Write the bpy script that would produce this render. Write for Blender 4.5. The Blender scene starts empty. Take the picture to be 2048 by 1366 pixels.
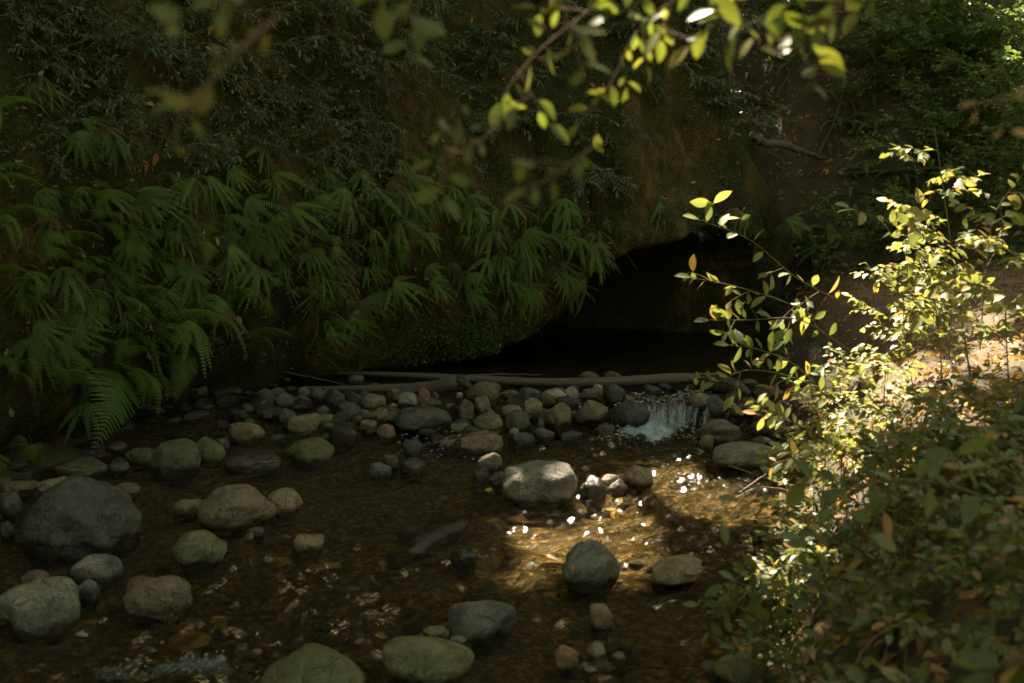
import bpy, bmesh, math, random
import numpy as np
from mathutils import Vector, Matrix
from mathutils.bvhtree import BVHTree

sc = bpy.context.scene
# ------------------------------------------------------------------ camera, light, exposure
CAMZ = 1.7
PITCH = math.radians(8.0)
FPX = 2275.0                       # focal length in pixels of a 2048 px wide frame
cam_d = bpy.data.cameras.new('camera'); cam = bpy.data.objects.new('camera', cam_d)
sc.collection.objects.link(cam); sc.camera = cam
cam.location = (0, 0, CAMZ); cam.rotation_euler = (math.radians(90) - PITCH, 0, 0)
cam_d.sensor_width = 36; cam_d.lens = FPX / 2048 * 36; cam_d.clip_end = 400; cam_d.clip_start = 0.05
cam_d.dof.use_dof = True; cam_d.dof.focus_distance = 8.3; cam_d.dof.aperture_fstop = 3.2

SUN_EL, SUN_AZ = math.radians(56), math.radians(-14)      # azimuth from +Y, positive to the right
S = np.array([math.sin(SUN_AZ) * math.cos(SUN_EL), math.cos(SUN_AZ) * math.cos(SUN_EL), math.sin(SUN_EL)])
w = bpy.data.worlds.new('World'); sc.world = w; w.use_nodes = True
wn = w.node_tree; wn.nodes.clear()
sky = wn.nodes.new('ShaderNodeTexSky'); sky.sky_type = 'NISHITA'; sky.sun_disc = False
sky.sun_elevation = SUN_EL; sky.sun_rotation = SUN_AZ
bg = wn.nodes.new('ShaderNodeBackground'); bg.inputs[1].default_value = 0.072
wo = wn.nodes.new('ShaderNodeOutputWorld')
wt = wn.nodes.new('ShaderNodeMix'); wt.data_type = 'RGBA'; wt.blend_type = 'MULTIPLY'; wt.inputs[0].default_value = 1
wt.inputs[7].default_value = (1.10, .82, .39, 1)              # daylight white balance of the photograph, green leaves all round
wn.links.new(sky.outputs[0], wt.inputs[6]); wn.links.new(wt.outputs[2], bg.inputs[0]); wn.links.new(bg.outputs[0], wo.inputs[0])
sd = bpy.data.lights.new('sun', 'SUN'); sd.energy = 5.0; sd.angle = math.radians(0.4); sd.color = (1, .87, .68)
sun = bpy.data.objects.new('sun', sd); sc.collection.objects.link(sun)
sun.rotation_euler = Vector(S).to_track_quat('Z', 'Y').to_euler(); sun.location = (0, 10, 20)
sc.view_settings.view_transform = 'Standard'; sc.view_settings.look = 'None'
sc.view_settings.gamma = 1; sc.view_settings.exposure = 2.62
sc.cycles.max_bounces = 7; sc.cycles.diffuse_bounces = 3; sc.cycles.glossy_bounces = 3
sc.cycles.transparent_max_bounces = 10; sc.cycles.transmission_bounces = 4
sc.cycles.sample_clamp_indirect = 4.0
sc.cycles.use_denoising = True

C = sc.collection
rng = np.random.default_rng(7)
random.seed(7)

# ------------------------------------------------------------------ noise
def _hash(i, j, k, seed):
    n = (i.astype(np.int64) * 374761393 + j.astype(np.int64) * 668265263 + k.astype(np.int64) * 2147483647 + seed * 1274126177) & 0xffffffff
    n = ((n ^ (n >> 13)) * 1274126177) & 0xffffffff
    n = n ^ (n >> 16)
    return (n & 0xffff) / 65535.0 * 2 - 1
def vnoise(x, y, z=0.0, seed=0):
    x, y, z = np.broadcast_arrays(np.asarray(x, float), np.asarray(y, float), np.asarray(z, float))
    xi, yi, zi = np.floor(x), np.floor(y), np.floor(z)
    fx, fy, fz = x - xi, y - yi, z - zi
    fx, fy, fz = [t * t * t * (t * (t * 6 - 15) + 10) for t in (fx, fy, fz)]
    r = 0
    for a in (0, 1):
        for b in (0, 1):
            for c in (0, 1):
                r = r + _hash(xi + a, yi + b, zi + c, seed) * (fx if a else 1 - fx) * (fy if b else 1 - fy) * (fz if c else 1 - fz)
    return r
def fbm(x, y, z=0.0, o=4, seed=0, g=0.5):
    r, a = 0, 1.0
    for i in range(o):
        r = r + a * vnoise(np.asarray(x) * 2 ** i + i * 17.3, np.asarray(y) * 2 ** i - i * 9.1, np.asarray(z) * 2 ** i + i * 3.7, seed + i)
        a *= g
    return r
def ss(a, b, t):
    t = np.clip((np.asarray(t, float) - a) / (b - a), 0, 1); return t * t * (3 - 2 * t)

# ------------------------------------------------------------------ mesh helpers
class Geo:
    def __init__(self): self.V = []; self.F = []; self.R = []; self.n = 0
    def add(self, V, F, rnd=None):
        V = np.asarray(V, float); F = np.asarray(F, int)
        self.V.append(V); self.F.append((F + self.n)); self.n += len(V)
        if rnd is None: rnd = np.full(len(V), random.random())
        elif np.isscalar(rnd): rnd = np.full(len(V), rnd)
        self.R.append(rnd)
    def mesh(self, name, mat, smooth=True):
        V = np.concatenate(self.V).astype(np.float32); R = np.concatenate(self.R).astype(np.float32)
        me = bpy.data.meshes.new(name)
        tot = np.concatenate([np.full(len(f), f.shape[1]) for f in self.F]); idx = np.concatenate([f.ravel() for f in self.F])
        me.vertices.add(len(V)); me.vertices.foreach_set('co', V.ravel())
        me.loops.add(len(idx)); me.loops.foreach_set('vertex_index', idx.astype(np.int32))
        me.polygons.add(len(tot)); st = np.concatenate([[0], np.cumsum(tot)[:-1]])
        me.polygons.foreach_set('loop_start', st.astype(np.int32)); me.polygons.foreach_set('loop_total', tot.astype(np.int32))
        me.polygons.foreach_set('use_smooth', np.full(len(tot), smooth))
        at = me.attributes.new('rnd', 'FLOAT', 'POINT'); at.data.foreach_set('value', R)
        me.update(calc_edges=True); me.validate()
        if mat: me.materials.append(mat)
        return me
def link(name, me, parent=None, loc=None):
    o = bpy.data.objects.new(name, me); C.objects.link(o)
    if parent: o.parent = parent
    if loc is not None: o.location = loc
    return o
def tag(o, label=None, cat=None, group=None, kind=None):
    if label: o['label'] = label
    if cat: o['category'] = cat
    if group: o['group'] = group
    if kind: o['kind'] = kind
    return o
def empty(name, loc=(0, 0, 0)):
    o = bpy.data.objects.new(name, None); o.empty_display_size = 0.05; C.objects.link(o); o.location = loc; return o
def copy_tree(o, parent=None):
    c = o.copy(); C.objects.link(c); c.parent = parent
    for ch in list(o.children): copy_tree(ch, c)
    return c
def unit(v):
    v = np.asarray(v, float); return v / (np.linalg.norm(v) + 1e-9)
def frame(d, n):
    """columns: side, direction (y), normal (z)"""
    d = unit(d); s = np.cross(d, n)
    if np.linalg.norm(s) < 1e-5: s = np.cross(d, (.3, .7, .2))
    s = unit(s); return np.stack([s, d, np.cross(s, d)], 1)
def catmull(P, n):
    P = np.asarray(P, float); P = np.vstack([2 * P[0] - P[1], P, 2 * P[-1] - P[-2]]); out = []
    m = len(P) - 3
    for t in np.linspace(0, m - 1e-6, n):
        i = int(t); f = t - i; a, b, c, d = P[i:i + 4]
        out.append(.5 * (2 * b + (c - a) * f + (2 * a - 5 * b + 4 * c - d) * f * f + (3 * b - a - 3 * c + d) * f ** 3))
    return np.array(out)
def tube(g, P, r, k=5, rnd=None, rough=0):
    P = np.asarray(P, float); n = len(P); r = np.broadcast_to(r, (n,))
    T = np.gradient(P, axis=0); V = []
    up = np.array([.13, .21, .97])
    for i in range(n):
        M = frame(T[i], up)
        for j in range(k):
            a = 2 * math.pi * j / k; rr = r[i] * (1 + rough * random.uniform(-1, 1))
            V.append(P[i] + rr * (math.cos(a) * M[:, 0] + math.sin(a) * M[:, 2]))
    F = [(i * k + j, i * k + (j + 1) % k, (i + 1) * k + (j + 1) % k, (i + 1) * k + j) for i in range(n - 1) for j in range(k)]
    g.add(V, F, rnd)
    c0 = g.n; V2 = [V[j] for j in range(k)] + [P[0]] + [V[(n - 1) * k + j] for j in range(k)] + [P[-1]]
    g.add(V2, [(k, (j + 1) % k, j) for j in range(k)] + [(2 * k + 1, k + 1 + j, k + 1 + (j + 1) % k) for j in range(k)], rnd)

def leaf_tpl(width=.45, seg=5, fold=.12, droop=.15, peak=.45, serr=0.0, pet=.06):
    """leaf along +Y length 1, normal +Z"""
    V = [(0, 0, 0)]; F = []
    ts = np.linspace(0, 1, seg + 1)
    for t in ts:
        wd = width / 2 * (math.sin(math.pi * min(1, max(0, t)) ** (math.log(.5) / math.log(peak)))) ** .85
        if serr and 0 < t < 1: wd *= 1 + serr * (1 if int(round(t * seg)) % 2 else -1)
        y = pet + t * (1 - pet); z = -droop * t * t
        V += [(-wd, y, z + fold * wd), (0, y, z), (wd, y, z + fold * wd)]
    for i in range(seg):
        a = 1 + 3 * i; b = a + 3
        F += [(a, a + 1, b + 1, b), (a + 1, a + 2, b + 2, b + 1)]
    pw = .012
    V += [(-pw, 0, 0), (pw, 0, 0), (pw, pet * 1.6, 0), (-pw, pet * 1.6, 0)]
    q = len(V) - 4; F += [(q, q + 1, q + 2, q + 3)]
    return np.array(V, float), np.array(F)
LEAF_OVAL = leaf_tpl(.46, 6, .25, .12, .5)
LEAF_LANCE = leaf_tpl(.30, 5, .3, .2, .42)
LEAF_OVATE = leaf_tpl(.58, 7, .2, .18, .38, serr=.05)
LEAF_SMALL = leaf_tpl(.5, 3, .3, .15, .5)
LEAF_ROUND = leaf_tpl(.8, 4, .2, .1, .5)
LEAF_CURL = leaf_tpl(.42, 5, 1.1, .45, .45)
def add_leaves(g, tpl, P, D, N, L, rnd=None):
    V, F = tpl; m = len(P)
    if m == 0: return
    P = np.asarray(P, float); D = np.asarray(D, float); N = np.asarray(N, float)
    D = D / (np.linalg.norm(D, axis=1, keepdims=True) + 1e-9)
    Sd = np.cross(D, N); Sd /= (np.linalg.norm(Sd, axis=1, keepdims=True) + 1e-9)
    Nn = np.cross(Sd, D); L = np.broadcast_to(L, (m,))[:, None, None]
    W = P[:, None] + L * (V[None, :, 0:1] * Sd[:, None] + V[None, :, 1:2] * D[:, None] + V[None, :, 2:3] * Nn[:, None])
    FF = (F[None] + (np.arange(m) * len(V))[:, None, None]).reshape(-1, F.shape[1])
    r = rng.random(m) if rnd is None else rnd
    g.add(W.reshape(-1, 3), FF, np.repeat(r, len(V)))

# ------------------------------------------------------------------ material helpers
class M:
    def __init__(self, name):
        self.m = bpy.data.materials.new(name); self.m.use_nodes = True; self.t = self.m.node_tree; self.t.nodes.clear()
        self.out = self.n('ShaderNodeOutputMaterial')
    def n(self, ty, **kw):
        x = self.t.nodes.new(ty)
        for k, v in kw.items(): setattr(x, k, v)
        return x
    def l(self, a, b): self.t.links.new(a, b)
    def val(self, sock, v):
        if hasattr(v, 'is_linked'): self.l(v, sock)
        elif isinstance(v, (tuple, list)): sock.default_value = (*v, 1) if len(v) == 3 and sock.type == 'RGBA' else v
        else: sock.default_value = v
    def noise(self, scale, detail=4, rough=.55, vec=None, dist=0):
        x = self.n('ShaderNodeTexNoise'); x.inputs['Scale'].default_value = scale; x.inputs['Detail'].default_value = detail
        x.inputs['Roughness'].default_value = rough; x.inputs['Distortion'].default_value = dist
        if vec: self.l(vec, x.inputs['Vector'])
        return x.outputs['Fac']
    def coord(self, kind='Object', scale=None):
        x = self.n('ShaderNodeTexCoord').outputs[kind]
        if scale:
            mp = self.n('ShaderNodeMapping'); self.l(x, mp.inputs[0]); mp.inputs['Scale'].default_value = scale; x = mp.outputs[0]
        return x
    def ramp(self, f, stops):
        x = self.n('ShaderNodeValToRGB'); self.l(f, x.inputs[0]); e = x.color_ramp.elements
        while len(e) < len(stops): e.new(.5)
        for i, (p, c) in enumerate(stops):
            e[i].position = p; e[i].color = (*c, 1) if isinstance(c, (tuple, list)) else (c, c, c, 1)
        return x.outputs[0]
    def mix(self, f, a, b, mode='MIX'):
        x = self.n('ShaderNodeMix', data_type='RGBA', blend_type=mode)
        self.val(x.inputs[0], f); self.val(x.inputs[6], a); self.val(x.inputs[7], b); return x.outputs[2]
    def math(self, op, a, b=0.0, clamp=False):
        x = self.n('ShaderNodeMath', operation=op, use_clamp=clamp); self.val(x.inputs[0], a); self.val(x.inputs[1], b); return x.outputs[0]
    def attr(self, nm): return self.n('ShaderNodeAttribute', attribute_name=nm).outputs['Fac']
    def bump(self, h, dist=.01, strength=1.0, normal=None):
        x = self.n('ShaderNodeBump'); self.l(h, x.inputs['Height']); x.inputs['Distance'].default_value = dist
        x.inputs['Strength'].default_value = strength
        if normal: self.l(normal, x.inputs['Normal'])
        return x.outputs[0]
    def principled(self, col, rough=.6, normal=None, spec=.5):
        p = self.n('ShaderNodeBsdfPrincipled'); self.val(p.inputs['Base Color'], col); self.val(p.inputs['Roughness'], rough)
        p.inputs['Specular IOR Level'].default_value = spec
        if normal: self.l(normal, p.inputs['Normal'])
        return p.outputs[0]
    def shmix(self, f, a, b):
        x = self.n('ShaderNodeMixShader'); self.val(x.inputs[0], f); self.l(a, x.inputs[1]); self.l(b, x.inputs[2]); return x.outputs[0]
    def done(self, sh): self.l(sh, self.out.inputs['Surface']); return self.m

def leaf_mat(name, stops, trans=.45, tcol=(.35, .45, .06), rough=.45, spec=.5, vein=.25):
    m = M(name); r = m.attr('rnd'); oi = m.n('ShaderNodeObjectInfo').outputs['Random']
    f = m.math('FRACT', m.math('ADD', r, m.math('MULTIPLY', oi, .35)))
    nz = m.noise(22, 3, .6, m.coord('Object'))
    col = m.ramp(f, stops)
    col = m.mix(m.math('MULTIPLY', nz, vein), col, (.16, .13, .03), 'MIX')
    d = m.principled(col, rough, None, spec)
    t = m.n('ShaderNodeBsdfTranslucent')
    tc = m.mix(.5, m.mix(1.0, col, (3.0, 3.0, 1.5), 'MULTIPLY'), tcol)
    m.l(tc, t.inputs[0])
    return m.done(m.shmix(trans, d, t.outputs[0]))

def stone_mat(name, c1, c2, c3, speck=.5, moss=0.0, wet=.5, rough=.75):
    m = M(name); co = m.coord('Object'); oi = m.n('ShaderNodeObjectInfo').outputs['Random']
    gen = m.n('ShaderNodeSeparateXYZ'); m.l(m.coord('Object'), gen.inputs[0])
    add = m.n('ShaderNodeVectorMath', operation='ADD'); m.l(co, add.inputs[0])
    cb = m.n('ShaderNodeCombineXYZ'); k = m.math('MULTIPLY', oi, 37.0)
    for i in range(3): m.l(k, cb.inputs[i])
    m.l(cb.outputs[0], add.inputs[1]); co = add.outputs[0]
    big = m.noise(7, 5, .6, co); fine = m.noise(120, 3, .7, co); mid = m.noise(34, 5, .68, co)
    col = m.ramp(big, [(.36, c1), (.5, c2), (.66, c3)])
    sp = m.ramp(fine, [(.36, .35), (.52, 1.0), (.68, 1.55)])
    col = m.mix(speck, col, m.mix(1.0, col, sp, 'MULTIPLY'))
    col = m.mix(.55, col, m.mix(1.0, col, m.ramp(mid, [(.3, .35), (.5, 1.0), (.72, 1.5)]), 'MULTIPLY'))
    ck = m.noise(5.5, 3, .5, co, 1.2); crack = m.ramp(m.math('ABSOLUTE', m.math('SUBTRACT', ck, .5)), [(.0, 1.0), (.012, 0.0)])
    col = m.mix(m.math('MULTIPLY', crack, .55), col, (.03, .026, .02))
    lich = m.ramp(m.noise(16, 5, .75, co, .5), [(.58, 0.0), (.66, .5)]); col = m.mix(lich, col, (.26, .26, .18) if moss or c1[0] > .07 else (.13, .13, .10))
    vv = m.math('MULTIPLY_ADD', oi, .5); vv.node.inputs[2].default_value = .75
    hs = m.n('ShaderNodeHueSaturation'); m.l(col, hs.inputs['Color']); m.l(vv, hs.inputs['Value']); col = hs.outputs[0]
    if moss:
        geo = m.n('ShaderNodeSeparateXYZ'); m.l(m.n('ShaderNodeNewGeometry').outputs['Normal'], geo.inputs[0])
        mf = m.math('MULTIPLY', m.ramp(geo.outputs[2], [(.2, 0.0), (.8, 1.0)]), m.ramp(m.noise(11, 5, .65, co), [(.42, 0.0), (.6, 1.0)]))
        col = m.mix(m.math('MULTIPLY', mf, moss), col, (.075, .085, .018))
    wf = m.math('ADD', m.math('ADD', m.math('MULTIPLY', gen.outputs[2], 4.0), .5), m.math('MULTIPLY', m.math('SUBTRACT', big, .5), .5))
    wr = m.ramp(wf, [(.38, 1.0), (.47, 0.0)]) if wet < 1 else None
    wetf = m.math('MULTIPLY', wr, 1.0) if wr else m.math('ADD', m.math('MULTIPLY', wf, 0.0), 1.0)
    col = m.mix(wetf, col, m.mix(1.0, col, (.36, .32, .27), 'MULTIPLY'))
    rg = m.n('ShaderNodeMix', data_type='FLOAT'); m.l(wetf, rg.inputs[0]); rg.inputs[2].default_value = rough; rg.inputs[3].default_value = .2
    h = m.math('ADD', m.math('MULTIPLY', m.math('SUBTRACT', fine, m.math('MULTIPLY', crack, 2.0)), .35), m.math('ADD', mid, m.math('MULTIPLY', big, 1.5)))
    return m.done(m.principled(col, rg.outputs[0], m.bump(h, .012, .75)))

MAT = {}
MAT['tan'] = stone_mat('stone_tan', (.16, .115, .065), (.25, .19, .11), (.19, .155, .10), .7)
MAT['grey'] = stone_mat('stone_grey', (.10, .095, .075), (.16, .15, .115), (.20, .18, .135), .65)
MAT['dark'] = stone_mat('stone_dark', (.04, .041, .034), (.07, .069, .055), (.10, .09, .065), .55, rough=.6)
MAT['brown'] = stone_mat('stone_brown', (.11, .08, .05), (.17, .125, .08), (.14, .115, .08), .65)
MAT['red'] = stone_mat('stone_red', (.13, .075, .05), (.22, .125, .08), (.17, .12, .08), .5)
MAT['olive'] = stone_mat('stone_olive', (.10, .095, .05), (.15, .14, .075), (.19, .16, .09), .5, moss=.75)
MAT['pale'] = stone_mat('stone_pale', (.26, .23, .17), (.36, .32, .24), (.30, .26, .19), .6)
MAT['wet'] = stone_mat('stone_wet', (.12, .12, .11), (.17, .155, .135), (.21, .165, .125), .5, wet=1)
MAT['amber'] = stone_mat('stone_amber', (.30, .20, .09), (.42, .29, .13), (.36, .25, .12), .45)

g_fern = [(0, (.02, .05, .008)), (.5, (.062, .155, .022)), (1, (.15, .27, .04))]
MAT['fern'] = leaf_mat('fern_leaf', g_fern, .4, (.16, .24, .02), .5, .35)
MAT['deadfern'] = leaf_mat('dead_fern_leaf', [(0, (.06, .035, .015)), (1, (.16, .09, .035))], .3, (.2, .1, .03), .7, .3)
MAT['ladyfern'] = leaf_mat('lady_fern_leaf', [(0, (.06, .14, .025)), (1, (.15, .26, .05))], .4, (.14, .22, .03), .5, .35)
MAT['bay'] = leaf_mat('dark_shrub_leaf', [(0, (.02, .045, .022)), (.6, (.045, .085, .04)), (.9, (.09, .14, .07)), (1, (.16, .08, .03))], .25, (.09, .16, .03), .35, .5)
MAT['moss'] = leaf_mat('ground_cover_leaf', [(0, (.04, .08, .014)), (1, (.10, .15, .025))], .4, (.12, .18, .02), .6, .2)
MAT['dry'] = leaf_mat('dry_leaf', [(0, (.13, .07, .035)), (.4, (.25, .14, .07)), (.7, (.38, .25, .14)), (1, (.55, .42, .27))], .3, (.4, .2, .06), .6, .25)
MAT['orange'] = leaf_mat('orange_dry_leaf', [(0, (.35, .13, .03)), (.6, (.45, .2, .06)), (1, (.5, .3, .13))], .35, (.5, .2, .04), .55, .3)
MAT['hill'] = leaf_mat('hill_leaf', [(0, (.035, .08, .025)), (.6, (.08, .14, .045)), (1, (.13, .18, .055))], .33, (.14, .20, .05), .45, .4)
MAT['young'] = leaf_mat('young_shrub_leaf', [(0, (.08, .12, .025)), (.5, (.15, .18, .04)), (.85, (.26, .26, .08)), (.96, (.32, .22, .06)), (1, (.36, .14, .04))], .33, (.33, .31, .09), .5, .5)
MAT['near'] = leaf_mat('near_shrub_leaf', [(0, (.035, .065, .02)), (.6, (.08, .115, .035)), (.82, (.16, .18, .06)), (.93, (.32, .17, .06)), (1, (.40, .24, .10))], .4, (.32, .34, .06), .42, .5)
MAT['over'] = leaf_mat('overhead_leaf', [(0, (.06, .09, .015)), (.6, (.085, .11, .018)), (1, (.16, .145, .03))], .38, (.23, .26, .03), .38, .5)
MAT['shade_canopy'] = leaf_mat('shade_canopy_leaf', [(0, (.03, .06, .02)), (1, (.06, .10, .03))], .2, (.12, .2, .04), .5, .4)

def bark(name, c1, c2, rough=.85, sc_=(9, 9, 2.2), bd=.02):
    m = M(name); co = m.coord('Object', sc_); a = m.noise(3, 6, .65, co, .4); b = m.noise(14, 4, .6, co)
    col = m.mix(a, c1, c2); col = m.mix(.5, col, m.mix(1.0, col, m.ramp(b, [(.3, .45), (.7, 1.4)]), 'MULTIPLY'))
    return m.done(m.principled(col, rough, m.bump(m.math('ADD', a, m.math('MULTIPLY', b, .4)), bd, .8)))
MAT['bark'] = bark('bark', (.07, .05, .035), (.16, .12, .085))
MAT['twig'] = bark('twig_bark', (.12, .075, .045), (.24, .16, .10))
MAT['stem'] = bark('green_stem', (.10, .09, .035), (.20, .17, .06))
MAT['root'] = bark('dry_root', (.09, .055, .03), (.2, .13, .08))
MAT['wood'] = bark('weathered_wood', (.045, .036, .024), (.17, .135, .09), .7, (1.6, 14, 14), .02)
MAT['wetwood'] = bark('wet_wood', (.018, .016, .012), (.05, .04, .03), .25, (3, 12, 12), .015)

# ------------------------------------------------------------------ pixel helpers
cp, sp = math.cos(PITCH), math.sin(PITCH)
def ray(px, py):
    a = (px - 1024) / FPX; b = (683 - py) / FPX
    d = np.array([a, cp + b * sp, -sp + b * cp]); return d / d[1]     # per metre of y
def pt(px, py, D): return np.array([0, 0, CAMZ]) + ray(px, py) * D
def at_z(px, py, z):
    r = ray(px, py); D = (z - CAMZ) / r[2]; return pt(px, py, D)

# ------------------------------------------------------------------ setting: terrain
XE_Y = [0, 2, 3.6, 5, 6.6, 8, 9.6, 11, 13]; XE_X = [.35, .55, .72, 1.12, 1.68, 2.02, 2.22, 2.5, 2.7]
CL = catmull([(-4.7, .5), (-4.3, 3.0), (-3.75, 4.6), (-3.2, 6.0), (-2.55, 7.3), (-1.75, 8.35), (-.95, 9.15), (0, 9.6), (1, 9.9), (1.95, 10.2), (2.5, 10.85), (2.85, 12.2), (2.8, 14), (2.2, 17), (1, 20)], 400)
def WL(x, y):
    x = np.asarray(x, float); y = np.asarray(y, float)
    chute = ss(.55, .85, x) * (1 - ss(1.75, 2.1, x)); left = 1 - ss(-.5, .3, x)
    c = 7.64 * chute + (1 - chute) * (7.35 * left + 7.65 * (1 - left))
    wd = .09 * chute + (1 - chute) * (.75 * left + .3 * (1 - left))
    return .20 * ss(0, 1, (y - c + wd) / (2 * wd)) + .01 * np.clip(y - 5, -3, 2)
CLy = np.interp
def G(x, y):
    x = np.asarray(x, float); y = np.asarray(y, float)
    xe = np.interp(y, XE_Y, XE_X) + .12 * vnoise(x * 0 + 3, y * 1.3, 0, 5)
    bed = WL(x, y) - .062 - .022 * fbm(x * 1.5, y * 1.5, 0, 3, 11) + .025 * fbm(x * 7, y * 7, 0, 3, 12)
    t = x - xe
    bankz = .62 * ss(-.05, .75, t) + .13 * np.clip(t, 0, 9) + .06 * fbm(x * 2, y * 2, 0, 4, 21) + .02 * fbm(x * 9, y * 9, 0, 3, 22)
    bankz = bankz * (1 - .25 * ss(7, 9, y))
    z = np.where(t > -.15, bed + (bankz + .062) * ss(-.15, .25, t), bed)
    # left shore against the cliff
    xl = np.interp(y, [0, 3, 4.6, 6, 7.3, 8.3, 9.2], [-4.0, -3.6, -3.0, -2.8, -2.5, -2.15, -1.8])
    s_ = xl - x
    z = z + ss(-.25, .5, s_) * .22 * (y < 9.4) + .03 * fbm(x * 4, y * 4, 0, 3, 8) * ss(-.2, .2, s_)
    # hill behind the right bank
    hb = 11.5 - .62 * (x - 3.0); hb = np.where(x < 3, 11.5 + (3 - x) * 1.0, hb)
    h = np.clip(y - hb, 0, 40); hill = .72 * h * ss(0, 1.6, h) * (1 - .3 * ss(12, 30, h))
    hill = hill + ss(0, 3, h) * (.28 * fbm(x * .6, y * .6, 0, 4, 31) + .1 * fbm(x * 3, y * 3, 0, 3, 33))
    return z + hill
def grid(xs, ys, fn, nm, mat, attrs=None):
    X, Y = np.meshgrid(xs, ys); Z = fn(X, Y); V = np.stack([X, Y, Z], -1).reshape(-1, 3)
    a = np.arange(len(ys) - 1)[:, None] * len(xs) + np.arange(len(xs) - 1)[None]; a = a.ravel()
    F = np.stack([a, a + 1, a + 1 + len(xs), a + len(xs)], 1)
    g = Geo(); g.add(V, F, 0.0); me = g.mesh(nm, mat)
    for k, f in (attrs or {}).items():
        at = me.attributes.new(k, 'FLOAT', 'POINT'); at.data.foreach_set('value', f(X, Y).ravel().astype(np.float32))
    return link(nm, me), V, F
def cat_ax(*seg):
    return np.unique(np.concatenate([np.arange(a, b, s) for a, b, s in seg]))
m = M('ground'); co = m.coord('Object')
n1 = m.noise(1.7, 6, .6, co); n2 = m.noise(26, 6, .7, co); n3 = m.noise(90, 4, .7, co)
bedc = m.ramp(n2, [(.3, (.028, .030, .019)), (.48, (.062, .057, .036)), (.64, (.40, .25, .13))])
soil = m.ramp(n1, [(.35, (.05, .038, .022)), (.6, (.105, .075, .045))])
soil = m.mix(.6, soil, m.mix(1.0, soil, m.ramp(n2, [(.3, .4), (.7, 1.6)]), 'MULTIPLY'))
soil = m.mix(m.ramp(m.noise(9, 5, .7, co), [(.5, 0.0), (.66, .6)]), soil, (.06, .07, .02))
path = m.mix(.5, (.17, .115, .07), m.mix(1.0, (.20, .135, .085), m.ramp(n3, [(.3, .5), (.7, 1.5)]), 'MULTIPLY'))
bedc = m.mix(m.attr('pool_dark'), bedc, m.mix(n2, (.012, .011, .008), (.035, .03, .02)))  # dimness of the deep pool put into the bed colour behind the dam
col = m.mix(m.attr('bank'), bedc, m.mix(m.attr('path'), soil, path))
m.done(m.principled(col, .85, m.bump(m.math('ADD', n2, m.math('MULTIPLY', n3, .4)), .03, .8)))
MAT['ground'] = m.m
def in_cave(p): return -1.2 < p[0] < 2.7 and p[2] < float(np.interp(p[0], zcx, zcz)) - .03 and p[1] > 9.2
def f_bank(X, Y): return np.maximum(ss(-.1, .25, X - np.interp(Y, XE_Y, XE_X)), ss(-.3, .1, np.interp(Y, [0, 3, 4.6, 6, 7.3, 8.3, 9.2], [-4.0, -3.6, -3.0, -2.8, -2.5, -2.15, -1.8]) - X))
def f_path(X, Y):
    t = X - np.interp(Y, XE_Y, XE_X); return ss(.25, .6, t + .15 * fbm(X * 3, Y * 3)) * ss(5.2, 6.4, Y + .3 * vnoise(X * 2, Y * 2)) * (1 - ss(11.0, 11.9, Y + .6 * (X - 3)))
ground, GV, GF = grid(cat_ax((-12, -4.6, .5), (-4.6, 6, .045), (6, 30, .5)), cat_ax((-8, 1.2, .5), (1.2, 13, .045), (13, 22, .12), (22, 45, .8)), G, 'ground', MAT['ground'], {'bank': f_bank, 'path': f_path, 'pool_dark': lambda X, Y: ss(7.85, 8.3, Y)})
tag(ground, kind='structure')

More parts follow.
